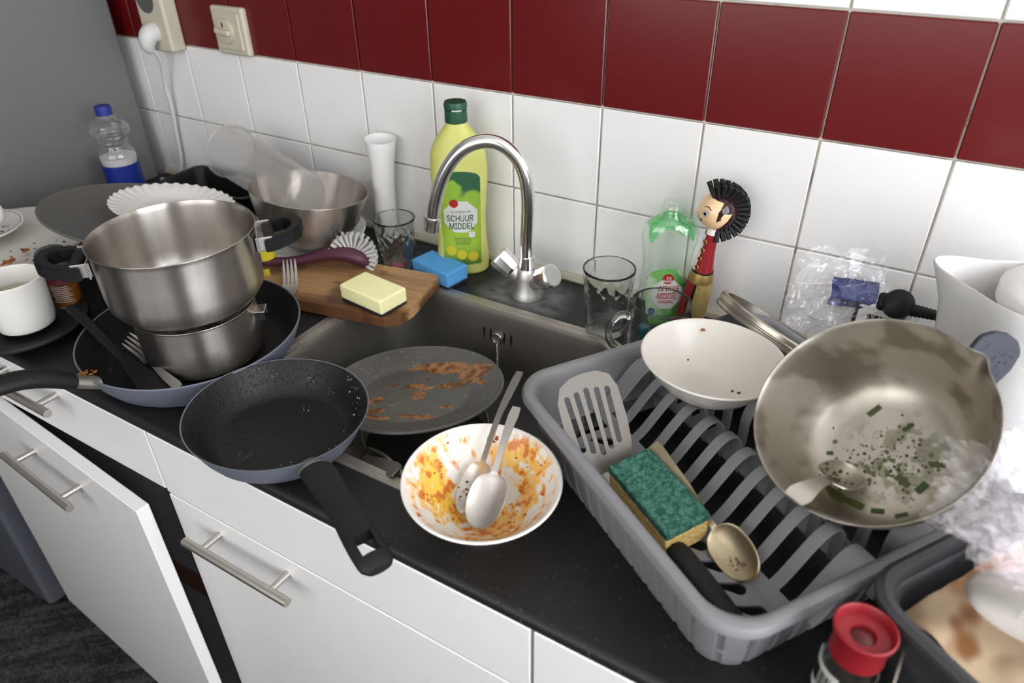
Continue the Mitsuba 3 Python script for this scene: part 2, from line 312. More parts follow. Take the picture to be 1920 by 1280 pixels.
# ---------------------------------------------------------------- worktop and sink
SX0, SX1, SY0, SY1 = .016, .425, -.519, -.152          # basin
t = thing('worktop', 'black speckled laminate worktop with a cut-out for the steel sink', 'worktop')
hole = rrect(SX0 - .014, SX1 + .014, SY0 - .012, SY1 + .012, .06)
slabm = trimesh.creation.extrude_polygon(sbox(-.766, -.59, 1.35, -.0005).difference(hole), .0365, engine='earcut'); slabm.apply_translation([0, 0, TOP - .0365])
nose = [(-.59, TOP), (-.597, TOP), *[(-.597 - .008 * math.sin(a), TOP - .008 + .008 * math.cos(a)) for a in np.linspace(.2, PI / 2, 7)], (-.605, TOP - .012), (-.59, TOP - .0125)]
nm = trimesh.creation.extrude_polygon(Polygon(nose), 2.116, engine='earcut'); nm.vertices = np.c_[nm.vertices[:, 2] - .766, nm.vertices[:, 0], nm.vertices[:, 1]]; outward(nm)
put(t, cat([slabm, nm]), 'm_work', smooth=30)
t = thing('sink', 'stainless steel sink basin holding the grey dirty plate', 'sink')
def rr(x0, x1, y0, y1, r, z, n=10):
    p = np.array(rrect(x0, x1, y0, y1, r, n).exterior.coords)[:-1]
    return np.c_[p, np.full(len(p), z)]
def inset(d, r, z): return rr(SX0 + d, SX1 - d, SY0 + d, SY1 - d, r, z)
basin = loft([*[inset(.0, .058, TOP + .001), inset(.002, .056, TOP - .006)], *[inset(.002 + .010 * q, .056 - .006 * q, TOP - .006 - .139 * q) for q in np.linspace(.1, 1, 10)], inset(.022, .045, TOP - .158), inset(.04, .03, TOP - .162)], cap0=False)
part(t, 'basin', basin, 'm_sink', smooth=50)
outer = rrect(SX0 - .024, SX1 + .024, SY0 - .0155, SY1 + .021, .075); inner = rrect(SX0, SX1, SY0, SY1, .058)
part(t, 'rim', ext(outer.difference(inner), .0024, .0015).apply_transform(Tr(0, 0, TOP - .0004)), 'm_sinkrim', smooth=False, label='flat steel flange let into the worktop')
for d in (.006, .011):
    part(t, 'groove', ext(rrect(SX0 - d - .0015, SX1 + d + .0015, SY0 - d - .0015, SY1 + d + .0015, .062).difference(rrect(SX0 - d, SX1 + d, SY0 - d, SY1 + d, .06)), .0012, 0).apply_transform(Tr(0, 0, TOP + .0016)), 'm_sinkrim', smooth=False)
for k in range(5):
    if k == 2: continue
    part(t, 'overflow_slot', rbox(.0048, .004, .024, .0019, 8).apply_transform(Tr(.187 + .0125 * k, SY1 - .0035, TOP - .045)), 'm_black_matt')
part(t, 'drain', lathe([(0, 0), (.04, 0), (.044, .002), (.03, .004), (.012, .001), (0, .001)]).apply_transform(Tr(.28, -.33, TOP - .1615)), 'm_chrome_dull')
part(t, 'chain_ring', tube([(.212 + .009 * math.cos(a), SY1 - .0075, TOP - .047 + .009 * math.sin(a)) for a in np.linspace(0, 2 * PI, 25)[:-1]], .0016, 8, up=(0, 1, 0), closed=True), 'm_chrome')
part(t, 'plug_chain', cat([trimesh.creation.icosphere(1, .0017).apply_transform(Tr(.213, SY1 - .009, TOP - .058 - .0039 * k)) for k in range(22)]), 'm_chrome', kind='stuff')

# ---------------------------------------------------------------- mixer tap
t = thing('mixer_tap', 'chrome swan-neck mixer tap with two knobs behind the sink', 'tap')
TX, TY = .226, -.086
part(t, 'base', lathe([(0, 0), (.0265, 0), (.027, .003), (.0245, .010), (.0205, .022), (.0195, .034), (.0175, .044), (.0145, .050), (0, .050)]).apply_transform(Tr(TX, TY, TOP + .0005)), 'm_chrome_dull')
part(t, 'collar', lathe([(0, 0), (.0135, 0), (.0132, .004), (.0112, .02), (.0105, .021), (0, .021)]).apply_transform(Tr(TX, TY, TOP + .05)), 'm_chrome')
sp = spl([(TX, TY, TOP + .06), (TX, TY, TOP + .12), (TX - .0005, TY - .0005, TOP + .185), (TX - .013, TY - .006, TOP + .226), (TX - .043, TY - .020, TOP + .250), (TX - .078, TY - .036, TOP + .243), (TX - .108, TY - .050, TOP + .208), (TX - .124, TY - .058, TOP + .165), (TX - .1315, TY - .061, TOP + .128)], 70)
part(t, 'spout', tube(sp, .0102, 28), 'm_chrome')
tip = sp[-1]; dn = sp[-1] - sp[-3]; dn /= np.linalg.norm(dn)
part(t, 'aerator', tube([tip - dn * .004, tip - dn * .003, tip + dn * .0005, tip + dn * .001, tip + dn * .019, tip + dn * .020], [.0105, .0125, .0128, .0122, .0122, .0112], 28), 'm_chrome')
for sx, up, ln, lab in ((-1, .66, .060, 'left knob'), (1, .50, .056, 'right knob')):
    d = np.array([sx * .80, -.16 if sx > 0 else -.12, up]); d /= np.linalg.norm(d); b = np.array([TX, TY, TOP + .022])
    part(t, 'valve', tube([b, b + d * .030], [.0125, .0140], 24), 'm_chrome_dull')
    k = part(t, 'knob', tube([b + d * q for q in (.030, .031, .036, ln, ln + .003, ln + .0042)], [.011, .0160, .0180, .0200, .0195, .0175], 10), 'm_chrome', smooth=25)
    put(uniq(k + '__cap'), tube([b + d * (ln + .0042), b + d * (ln + .0056)], [.0165, .0155], 28), 'm_chrome_dull')

# ---------------------------------------------------------------- left: pans and pots
def steel_vessel(t, name, inner, th, M, m='m_steel', label=None):
    mm, uv = lathe_uv(shell(inner, th, 5), 96)
    return put_seamless(uniq(f'{t}__{name}'), mm, uv, m, M)
def put_seamless(key, mm, uv, m, M, n=96):
    """a revolved skin with uv whose shading has no seam"""
    mm = mm.copy(); mm.apply_transform(M); v, f = np.array(mm.vertices), np.array(mm.faces)
    fn = np.cross(v[f[:, 1]] - v[f[:, 0]], v[f[:, 2]] - v[f[:, 0]]); N = np.zeros_like(v)
    for k in range(3): np.add.at(N, f[:, k], fn)
    N = N.reshape(-1, n + 1, 3); N[:, 0] += N[:, n]; N[:, n] = N[:, 0]; N[0] = N[0].sum(0); N[-1] = N[-1].sum(0); N = N.reshape(-1, 3); N /= np.linalg.norm(N, axis=1, keepdims=True) + 1e-20
    path = meshkit.write_ply(mm, False, uv, None, normals=N)
    scene[key] = {'type': 'ply', 'filename': path, 'face_normals': False, 'bsdf': {'type': 'ref', 'id': m}}
    return key
def stains(c, rad, seed, n, rmin, rmax, zfn, flat=.35):
    """small lumps of food lying round the point c"""
    q = np.random.default_rng(seed); o = []
    for i in range(n):
        a, r = q.random() * 2 * PI, rad * math.sqrt(q.random()); s = rmin + (rmax - rmin) * q.random() ** 2
        x, y = c[0] + r * math.cos(a), c[1] + r * math.sin(a)
        o.append(chunk(s, seed * 31 + i, flat).apply_transform(Tr(x, y, zfn(x, y)) @ Rz(q.random() * 360) @ Sc(1, .6 + .8 * q.random(), 1)))
    return cat(o)
for nm, c in (('m_food_orange', (.42, .13, .012)), ('m_food_brown', (.17, .065, .018)), ('m_food_dark', (.03, .02, .01)), ('m_food_green', (.075, .09, .015)), ('m_food_yellow', (.55, .36, .06)), ('m_food_pale', (.5, .47, .42))): mat(nm, rp(c, .3))

t = thing('large_frying_pan', 'large black frying pan at the left, carrying the two stacked steel pots', 'frying pan')
BM = on(-.0947, -.467, .0)
part(t, 'body', lathe(shell([(0, .006), (.06, .006), (.112, .006), (.122, .009), (.131, .02), (.139, .036), (.1445, .0495)], .003, 3), 120), 'm_black_matt', BM)
part(t, 'outer_shell', lathe([(0, .0), (.112, .0), (.121, .0028), (.128, .009), (.1365, .022), (.143, .037), (.1472, .0478), (.1476, .0500), (.1462, .0497), (.1425, .0372), (.136, .0225), (.1275, .0096), (.1205, .0034), (.112, .0007), (0, .0007)], 120), 'm_panout', BM, label='blue-grey outside')
part(t, 'rim', tube([(.1465 * math.cos(a), .1465 * math.sin(a), .0502) for a in np.linspace(0, 2 * PI, 121)[:-1]], .0012, 8, up=(0, 0, 1), closed=True), 'm_panout', BM)
HM = BM @ Rz(-94)
part(t, 'ferrule', tube(spl([(.140, 0, .040), (.152, 0, .048), (.170, 0, .061)], 10), [.013] * 10, 16, up=(0, 0, 1), flat=.62), 'm_cutlery_dull', HM, label='steel ferrule')
part(t, 'handle', tube(spl([(.166, 0, .058), (.185, 0, .073), (.215, .0, .090), (.25, 0, .097), (.30, 0, .101), (.345, 0, .104)], 26), pl([0, 5, 12, 20, 24, 25], [.0150, .0165, .0155, .0150, .0135, .009])(np.arange(26)), 18, up=(0, 0, 1), flat=.66), 'm_black_matt', HM)
part(t, 'food_residue', stains((-.115, -.611), .012, 3, 14, .0012, .0036, lambda x, y: TOP + .0515), 'm_food_orange', kind='stuff')
part(t, 'food_residue', cat([stains((-.19, -.51), .02, 5, 4, .001, .003, lambda x, y: TOP + .0075), stains((-.155, -.555), .02, 6, 4, .001, .003, lambda x, y: TOP + .0075), stains((-.2, -.43), .012, 8, 3, .001, .003, lambda x, y: TOP + .009)]), 'm_food_brown', kind='stuff')

t = thing('saucepan', 'smaller steel pot in the large pan, underneath the other pot', 'pot')
LM = on(-.085, -.46, .0065)
steel_vessel(t, 'body', [(0, .002), (.05, .002), (.070, .002), (.0755, .006), (.0775, .016), (.078, .05), (.0782, .076), (.0800, .0805)], .0012, LM)
for a in (38,):
    LMa = LM @ Rz(a)
    part(t, 'bracket', cat([cbox(.0775, .0925, -.0115, -.0095, .051, .065, .0006), cbox(.0775, .0925, .0095, .0115, .051, .065, .0006), cbox(.0775, .0925, -.0115, .0115, .0635, .065, .0005), cbox(.0775, .079, -.0125, .0125, .048, .068, .0005)]), 'm_chrome', LMa, smooth=False, label='bare steel handle bracket')

t = thing('cooking_pot', 'steel pot with two black handles, on top of the stack in the large pan', 'pot')
UM = on(-.0944, -.455, .0893)
steel_vessel(t, 'body', [(0, .002), (.05, .002), (.078, .002), (.090, .006), (.0975, .017), (.0995, .032), (.1000, .06), (.1003, .093), (.1030, .1005)], .0014, UM)
for a in (229, 51):
    HA = UM @ Rz(a)
    br = part(t, 'bracket', cat([cbox(.099, .121, -.030, -.0275, .066, .085, .0006), cbox(.099, .121, .0275, .030, .066, .085, .0006), cbox(.1005, .103, -.033, .033, .064, .087, .0008)]), 'm_chrome_dull', HA, smooth=False, label='steel handle bracket')
    loop = Polygon([(.112, -.034), (.128, -.0345), (.148, -.029), (.158, -.018), (.1615, 0), (.158, .018), (.148, .029), (.128, .0345), (.112, .034)]).buffer(.002).difference(Polygon([(.126, -.019), (.138, -.0175), (.145, -.010), (.147, 0), (.145, .010), (.138, .0175), (.126, .019)]).buffer(.002))
    g = ext(loop, .017, .003)
    g = tm(mf(g).refine_to_length(.006)); g.vertices[:, 2] += .066 + .13 * np.maximum(g.vertices[:, 0] - .118, 0) * 1.6
    part(t, 'handle', g, 'm_black', HA, smooth=40)

def frypan_small():
    t = thing('small_frying_pan', 'small black frying pan on the front edge of the worktop, its handle towards the viewer', 'frying pan')
    M = on(.1443, -.5405, .0, (.022, .037, 1)); M[2, 3] = TOP + .005
    part(t, 'body', lathe(shell([(0, .005), (.05, .005), (.072, .005), (.080, .008), (.089, .019), (.0965, .034), (.1035, .0445)], .0028, 3), 110), 'm_pan_in', M)
    part(t, 'outer_shell', lathe([(0, .0), (.072, .0), (.080, .002), (.087, .0085), (.0955, .022), (.1015, .0345), (.1062, .0437), (.1066, .0452), (.1052, .0450), (.1008, .0352), (.0947, .0226), (.0865, .0094), (.0795, .0028), (.072, .0007), (0, .0007)], 110), 'm_panout', M, label='blue-grey outside')
    H = M @ Rz(-24.6)
    part(t, 'ferrule', tube(spl([(.099, 0, .031), (.108, 0, .036), (.121, 0, .040)], 8), [.0165] * 8, 18, up=(0, 0, 1), flat=.52), 'm_cutlery_dull', H, label='worn steel ferrule')
    x = np.linspace(.116, .273, 30); w = pl([.116, .13, .165, .2, .245, .265, .273], [.0172, .0185, .0165, .0163, .0185, .0178, .012])(x)
    h = tube(np.c_[x, 0 * x, pl([.116, .135, .18, .24, .273], [.039, .043, .043, .040, .036])(x)], w, 20, up=(0, 0, 1), flat=.50)
    cut = m3.Manifold.cube((.026, .019, .06), True).translate((.245, 0, .04))
    part(t, 'handle', tm(mf(h) - cut), 'm_black_matt', H, smooth=30)
    part(t, 'food_residue', cat([stains(tuple((M @ Rz(a) @ [r, 0, 0, 1])[:2]), .008, 40 + i, 7, .0003, .0012, lambda x, y, r=r: TOP + .008 + pl([0, .08, .089, .0965, .1035], [.004, .008, .019, .034, .0445])(r)) for i, (a, r) in enumerate(((62, .096), (50, .094), (40, .092), (15, .092), (75, .098), (150, .1), (140, .094), (110, .09), (90, .085), (0, .09), (100, .05), (-40, .06), (-100, .05)))]), 'm_food_pale', kind='stuff')
mat('m_pan_in', bump(rp((.0075, .0075, .0085), .24, 1.38), lambda p, n, uv: smoothstep(.68, .8, noise(p.x * 420, p.y * 420, p.z * 420)), .0004))
frypan_small()

# cutlery builders, along +x, bowl or blade at the far end
def spoon_mesh(L, hw=.006, bl=.062, bw=.021, depth=.008, neck=.0035, th=.0016, arch=.010, tipw=None, nx=64, ny=15):
    """spoon from x=0 (handle end) to x=L; the bowl opens towards +z"""
    xs = np.linspace(0, L, nx); xb = L - bl
    w = np.where(xs < xb, np.interp(xs, [0, .01, xb * .55, xb * .9, xb], [(tipw or hw) * .8, tipw or hw, hw * .75, neck, neck]), 0)
    q = np.clip((xs - xb) / bl, 0, 1); wb = bw * np.sqrt(np.clip(1 - np.abs(2 * q ** .85 - 1) ** 2.3, 0, 1)); w = np.maximum(w, np.where(xs >= xb, np.maximum(wb, neck * (q < .3)), 0)); w[-1] = .0015
    zc = arch * np.sin(np.clip(xs / xb, 0, 1) * PI) ** 1.2 * .7 + arch * .5 * (1 - xs / L); sb = np.sin(PI * np.clip(q, 0, 1)) ** .6 * (xs >= xb)
    P = np.zeros((nx, ny, 3)); v = np.linspace(-1, 1, ny)
    P[..., 0] = xs[:, None]; P[..., 1] = w[:, None] * v; P[..., 2] = zc[:, None] - depth * sb[:, None] * (1 - v[None] ** 2)
    return slab(P, th)
def fork_mesh(L=.19, hw=.0065, bl=.068, bw=.0125, tl=.042, th=.0018, arch=.009, tines=4):
    xs = np.linspace(0, L - tl, 44); xb = L - bl
    w = np.interp(xs, [0, .008, xb * .6, xb - .006, xb + .012, L - tl], [hw * .8, hw, hw * .65, .0033, bw * .92, bw])
    z = lambda x: arch * .8 * np.sin(np.clip(x / xb, 0, 1) * PI) - .007 * np.sin(np.clip((x - xb) / bl, 0, 1) * PI) + .006 * np.clip((x - xb) / bl, 0, 1) ** 2
    P = np.zeros((44, 7, 3)); v = np.linspace(-1, 1, 7); P[..., 0] = xs[:, None]; P[..., 1] = w[:, None] * v; P[..., 2] = z(xs)[:, None]
    o = [slab(P, th)]
    for k in range(tines):
        y = bw * (-1 + (2 * k + 1) / tines); x2 = np.linspace(L - tl - .003, L, 12); Q = np.zeros((12, 3, 3)); ww = np.interp(x2, [L - tl, L - .01, L], [bw * .20, bw * .15, bw * .05])
        Q[..., 0] = x2[:, None]; Q[..., 1] = y * np.interp(x2, [L - tl, L], [1, .96])[:, None] + ww[:, None] * np.array([-1, 0, 1]); Q[..., 2] = z(x2)[:, None]; o.append(slab(Q, th))
    return o
def fork(label, M, m, group=None, **k):
    t = thing('fork', label, 'fork', group); o = fork_mesh(**k); part(t, 'handle', o[0], m, M)
    for q in o[1:]: part(t, 'tine', q, m, M)
    return t
def knife_mesh(L=.2, w=.009, th=.002):
    p = Polygon([(0, -w * .55), (L * .5, -w * .45), (L * .55, -w * .7), (L * .95, -w), (L, -w * .2), (L * .97, w * .5), (L * .5, w * .5), (0, w * .6), (-.004, 0)]).buffer(.0008)
    return ext(p, th, .0006)
# in the large pan
fork('steel fork lying against the lower pot in the large pan, tines to the left', axis_frame((-.028, -.548, .022), (-.168, -.515, .026), (-.2, -.8, 1)), 'm_cutlery_dull', L=.155)
t = thing('spatula', 'black plastic spatula leaning on the rim of the large pan beside the fork', 'spatula')
SM = axis_frame((-.262, -.535, .066), (-.04, -.566, .014), (0, .1, 1))
part(t, 'handle', tube(spl([(0, 0, .002), (.03, 0, .004), (.09, 0, .003), (.14, 0, .0)], 20), pl([0, 2, 10, 19], [.006, .0085, .0075, .006])(np.arange(20)), 12, up=(0, 0, 1), flat=.5), 'm_black', SM)
part(t, 'blade', ext(Polygon([(.135, -.006), (.16, -.011), (.205, -.017), (.228, -.012), (.231, 0), (.226, .015), (.2, .017), (.16, .011), (.135, .006)]).buffer(.001), .0022, .0008), 'm_black', SM)

# ---------------------------------------------------------------- far left: crockery by the fridge
t = thing('black_saucer', 'glossy black saucer under the white cup at the left edge', 'saucer')
part(t, 'body', lathe(shell([(0, .006), (.04, .006), (.062, .010), (.086, .020)], .004), 80), 'm_black', on(-.372, -.556, .0005))
def mug(t, R, r0, h, M, m, th=.0035, handle=True, hang=0, hr=None):
    part(t, 'body', lathe(shell([(0, .006), (r0 * .8, .006), (r0 * .96, .010), (r0 * 1.03, .02), ((r0 + R) / 2, h * .55), (R, h)], th), 80), m, M)
    if handle:
        q = hr or h * .32
        pth = spl([(R - .003, 0, h * .80), (R + q * .45, 0, h * .86), (R + q * .95, 0, h * .68), (R + q * .95, 0, h * .42), (R + q * .5, 0, h * .24), (r0 + .002, 0, h * .22)], 30)
        part(t, 'handle', tube(pth, .0048, 14, up=(0, 1, 0), flat=1.5), m, M @ Rz(hang))
t = thing('white_cup', 'white cup of milky coffee on the black saucer at the left edge', 'cup')
CMx = on(-.374, -.550, .0068)
mug(t, .041, .036, .083, CMx, 'm_ceramic', hang=200)
part(t, 'coffee', lathe([(0, .055), (.0355, .055), (.0355, .057), (0, .057)], 60), 'm_coffee', CMx, label='milky coffee')
mat('m_coffee', rp((.36, .33, .24), .1))
t = thing('spice_jar', 'spice jar with orange powder, grey lid and printed label, behind the white cup', 'jar')
JM = on(-.3845, -.4765, .0, (.14, -.07, 1))
part(t, 'glass', lathe([(0, 0), (.019, 0), (.0215, .003), (.0215, .076), (.0195, .082), (.0195, .086), (0, .086)], 48), 'm_pet', JM)
part(t, 'powder', lathe([(0, .002), (.0185, .002), (.0205, .005), (.0205, .046), (0, .048)], 40), 'm_food_orange', JM, label='orange powder')
part(t, 'lid', lathe([(0, .083), (.0222, .083), (.0226, .085), (.0226, .103), (.0212, .1055), (0, .106)], 48), 'm_greycap', JM, label='grey lid')
def wrap_cyl(m2, r, z0, yaw):
    """flat artwork (x across, y up, z out) wrapped round an upright cylinder, its middle facing yaw degrees"""
    v = m2.vertices; a = math.radians(yaw) + v[:, 0] / r; rr_ = r + v[:, 2]
    return trimesh.Trimesh(np.c_[rr_ * np.cos(a), rr_ * np.sin(a), z0 + v[:, 1]], m2.faces, process=False)
def patch(w, h, nx=24, ny=6, z=.0):
    x, y = np.meshgrid(np.linspace(-w / 2, w / 2, nx), np.linspace(0, h, ny), indexing='ij'); return slab(np.stack([x, y, np.full_like(x, z)], -1), .0002)
part(t, 'paper_label', wrap_cyl(patch(.038, .010), .0217, .060, -48), 'm_pinklabel', JM, label='dark pink band of the label')
mat('m_pinklabel', rp((.20, .03, .07), .3))
lines = []
for k in range(9):
    w_ = .030 - .004 * ((k * 7) % 3); lines.append(bx(-w_ / 2, w_ / 2, .0035 * k, .0035 * k + .0011, .0003, .0005).subdivide().subdivide())
part(t, 'print', wrap_cyl(cat(lines).apply_translation([0, .026, 0]), .0216, .0, -45), 'm_printwhite', JM, label='small white print', kind='stuff')
tx = meshkit.text_mesh('44 gram', .0042, .0003); tx.apply_translation([-tx.bounds[1][0] / 2, .0135, .0003]); part(t, 'lettering', wrap_cyl(tx, .0216, 0, -42), 'm_printwhite', JM, label='white lettering')

t = thing('dark_bowl', 'dark grey bowl tucked under the big grey plate', 'bowl')
part(t, 'body', lathe(shell([(0, .006), (.05, .006), (.080, .020), (.108, .044), (.118, .055)], .004), 90), 'm_grey_bowl', on(-.372, -.315, .0, (.03, .06, 1)))
t = thing('white_platter', 'large white plate with food scraps at the left edge, under the saucer', 'plate')
PM = on(-.60, -.46, .040)
part(t, 'body', lathe(shell([(0, .004), (.095, .004), (.105, .008), (.15, .016)], .004), 110), 'm_plate_white', PM)
part(t, 'food_scraps', cat([stains((-.49, -.495), .028, 12, 16, .002, .007, lambda x, y: TOP + .055, .3), stains((-.53, -.475), .03, 13, 7, .002, .006, lambda x, y: TOP + .053, .3), stains((-.475, -.40), .008, 15, 2, .003, .006, lambda x, y: TOP + .055, .3)]), 'm_food_orange', kind='stuff')
part(t, 'food_scraps', stains((-.49, -.44), .05, 14, 12, .0012, .0035, lambda x, y: TOP + .056, .4), 'm_food_dark', kind='stuff')
t = thing('black_bowl', 'black bowl hidden under the large white plate', 'bowl')
part(t, 'body', lathe(shell([(0, .004), (.05, .004), (.075, .012), (.085, .037)], .003), 60), 'm_black', on(-.60, -.46, .0))
t = thing('saucer', 'white saucer with a thin red line and dark crumbs, on the large white plate', 'saucer')
SMc = on(-.655, -.462, .054)
part(t, 'body', lathe(shell([(0, .004), (.032, .004), (.042, .007), (.076, .018)], .0035), 90), 'm_ceramic', SMc)
part(t, 'red_line', tube([(.0725 * math.cos(a), .0725 * math.sin(a), .0168) for a in np.linspace(0, 2 * PI, 91)[:-1]], .0006, 6, up=(0, 0, 1), closed=True), 'm_printred', SMc, label='thin red line')
part(t, 'crumb', stains((-.60, -.435), .02, 21, 12, .0012, .004, lambda x, y: TOP + .069, .4), 'm_food_dark', kind='stuff')
t = thing('tea_cup', 'white cup on the red-lined saucer, only its handle in view', 'cup')
mug(t, .040, .028, .062, on(-.672, -.462, .062), 'm_ceramic', hang=28, hr=.030)
t = thing('grey_plate', 'big grey plate lying tilted behind the steel pots, under the fluted white plate', 'plate')
GM = on(-.364, -.311, .098, (.11, .22, .97))
part(t, 'body', lathe(shell([(0, -.014), (.10, -.014), (.108, -.0125), (.118, -.009), (.158, .001), (.1625, .0035)], .0045, 5), 130), 'm_grey_plate', GM)
t = thing('fluted_plate', 'white plate with a fluted rim lying on the big grey plate', 'plate')
FM = on(-.338, -.286, .116, (.10, .153, .98)); N_ = 216; a_ = np.arange(N_) * 2 * PI / N_
def flute(r, z, k): return np.c_[(r + k * .0010 * np.cos(36 * a_)) * np.cos(a_), (r + k * .0010 * np.cos(36 * a_)) * np.sin(a_), z + k * .0011 * np.cos(36 * a_)]
pr = [(.004, -.012, 0), (.05, -.012, 0), (.06, -.0105, 0), (.072, -.006, .25), (.085, -.001, .6), (.0965, .0015, 1), (.0968, .0005, 1), (.0965, -.0005, 1), (.085, -.003, .6), (.072, -.008, .25), (.06, -.013, 0), (.004, -.0145, 0)]
part(t, 'body', loft([flute(*q) for q in pr]), 'm_ceramic', FM)
t = thing('blue_grey_bowl', 'blue-grey bowl behind the orange spice jar, below the plates', 'bowl')
part(t, 'body', lathe(shell([(0, .006), (.022, .006), (.034, .016), (.042, .042)], .0035), 60), 'm_bluegrey', on(-.262, -.425, .0))
t = thing('black_tray', 'black plastic tray behind the fluted plate', 'tray')
tr = [np.c_[np.array(rrect(-.11 + d, .11 - d, -.05 + d, .05 - d, .018).exterior.coords)[:-1], np.full(len(rrect(0, 1, 0, 1, .1).exterior.coords) - 1, z)] for d, z in ((.012, 0), (.003, .055), (-.004, .056), (-.004, .059), (.002, .0595), (.006, .052), (.016, .003))]
part(t, 'body', loft(tr), 'm_black', on(-.48, -.085, .0005, spin=4), smooth=40)

t = thing('water_bottle', 'clear plastic water bottle with a blue cap, in front of the fridge', 'bottle')
WM = on(-.684, -.155, .0)
zz = np.linspace(0, .178, 90)
rw = pl([0, .004, .06, .078, .088, .104, .120, .132, .150, .165, .173, .178], [.029, .033, .034, .033, .0335, .0345, .026, .0265, .0365, .031, .017, .0128])(zz) + .0007 * np.sin(zz * 700) * ((zz > .10) & (zz < .162))
part(t, 'body', lathe(np.vstack([[(0, 0)], np.c_[rw, zz], [(.0125, .185), (.0125, .188)]]), 64), 'm_pet', WM, smooth=50)
part(t, 'neck_ring', lathe([(.0128, .1765), (.0160, .1765), (.0160, .179), (.0128, .179)], 36), 'm_frost', WM)
part(t, 'cap', lathe([(0, .181), (.0152, .181), (.0152, .196), (.0140, .198), (0, .198)], 40), 'm_blue_cap', WM, label='blue screw cap')
part(t, 'foam', lathe([(0, .084), (.0325, .084), (.0335, .094), (.0335, .099), (0, .1015)], 50), 'm_white_soft', WM, label='white suds')
part(t, 'wrapper', lathe([(.0343, .03), (.0349, .03), (.0349, .086), (.0343, .086)], 50), 'm_blue_cap', WM, label='dark blue label')

# ---------------------------------------------------------------- sockets on the wall
t = thing('light_switch', 'square cream rotary switch on the red tile row', 'switch')
part(t, 'frame', rbox(.084, .014, .084, .005).apply_transform(Tr(-.4475, -.0045, 1.2285)), 'm_cream')
part(t, 'plate', cbox(-.4475 - .032, -.4475 + .032, -.0145, -.008, 1.2285 - .032, 1.2285 + .032, .0015), 'm_cream', smooth=False)
part(t, 'knob', tube([(-.452, -.012, 1.229), (-.452, -.019, 1.229), (-.452, -.020, 1.229)], [.0215, .021, .0195], 40), 'm_cream')
part(t, 'knob_bar', rbox(.037, .011, .010, .003).apply_transform(Tr(-.452, -.0225, 1.229) @ Ry(6)), 'm_cream')
part(t, 'pointer', bx(-.4545, -.4515, -.0207, -.0195, 1.2365, 1.2445), 'm_black', smooth=False, label='black pointer mark')
t = thing('socket_strip', 'cream double wall socket in the corner by the fridge', 'socket')
part(t, 'body', rbox(.078, .034, .19, .006).apply_transform(Tr(-.635, -.016, 1.274)), 'm_cream')
part(t, 'socket_well', tube([(-.641, -.032, 1.272), (-.641, -.0345, 1.272)], [.024, .0235], 40), 'm_greycap', label='grey socket well')
pg = thing('power_plug', 'white plug in the lower socket by the fridge, its cord hanging down the wall', 'plug')
part(pg, 'body', tube(spl([(-.638, -.032, 1.214), (-.638, -.042, 1.213), (-.639, -.049, 1.206), (-.641, -.046, 1.183)], 14), pl([0, 4, 9, 13], [.0190, .0180, .0145, .0085])(np.arange(14)), 24), 'm_white_soft')
part(pg, 'cord', tube(spl([(-.641, -.046, 1.186), (-.646, -.030, 1.16), (-.665, -.020, 1.12), (-.678, -.012, 1.06), (-.690, -.010, .99), (-.700, -.012, .93), (-.712, -.02, .906), (-.73, -.05, .905)], 60), .0044, 12), 'm_white_soft')

# ---------------------------------------------------------------- behind the pots
t = thing('white_dinner_plate', 'white plate under the steel mixing bowl', 'plate')
part(t, 'body', lathe(shell([(0, .004), (.062, .004), (.072, .007), (.110, .020)], .004), 110), 'm_ceramic', on(-.205, -.142, .0215))
t = thing('mixing_bowl', 'brushed steel mixing bowl by the wall, holding the tilted clear beaker', 'bowl')
XM = on(-.1588, -.1518, .0, (.092, .129, .987)); XM[:3, 3] = np.array([-.1588, -.1518, TOP + .129]) - XM[:3, 2] * .098
steel_vessel(t, 'body', [(0, .002), (.030, .002), (.045, .006), (.068, .024), (.084, .052), (.0935, .085), (.0962, .098)], .0012, XM)
part(t, 'food_residue', stains((-.155, -.150), .035, 33, 14, .002, .006, lambda x, y: TOP + .046, .3), 'm_food_brown', kind='stuff')
t = thing('measuring_beaker', 'translucent plastic beaker lying tilted across the steel mixing bowl', 'beaker')
b0, b1 = np.array([-.165, -.155, .112]), np.array([-.392, -.110, .142])
BKM = np.eye(4); zax = (b1 - b0) / np.linalg.norm(b1 - b0); BKM[:3, :3] = np.c_[np.cross([0, 1, 0], zax), [0, 0, 0], zax]; BKM[:3, 0] /= np.linalg.norm(BKM[:3, 0]); BKM[:3, 1] = np.cross(zax, BKM[:3, 0]); BKM[:3, 3] = b0 + [0, 0, TOP]
Lb = float(np.linalg.norm(b1 - b0))
part(t, 'body', lathe([(0, 0), (.036, 0), (.0405, .003), (.042, .01), (.046, Lb - .012), (.0485, Lb)], 64), 'm_frost', BKM, smooth=40)
part(t, 'rim', tube([(.0492 * math.cos(a), .0492 * math.sin(a), Lb) for a in np.linspace(0, 2 * PI, 65)[:-1]], .0018, 8, up=(0, 0, 1), closed=True), 'm_frost', BKM)
part(t, 'handle_rib', tube(spl([(-.040, -.014, .03), (-.0425, -.014, .12), (-.0455, -.014, .20)], 12), .0022, 8), 'm_frost', BKM)
t = thing('small_jar', 'small glass jar with a yellow label behind the big steel pot', 'jar')
SJ = on(-.172, -.262, .0)
part(t, 'glass', lathe([(0, 0), (.0175, 0), (.019, .002), (.019, .055), (.017, .060), (0, .060)], 40), 'm_pet', SJ)
part(t, 'band', lathe([(.0191, .048), (.0196, .048), (.0196, .066), (.0191, .066)], 40), 'm_yellow', SJ, label='yellow band')
part(t, 'label', wrap_cyl(patch(.010, .014), .0194, .020, -40), 'm_yellow', SJ, label='yellow label')
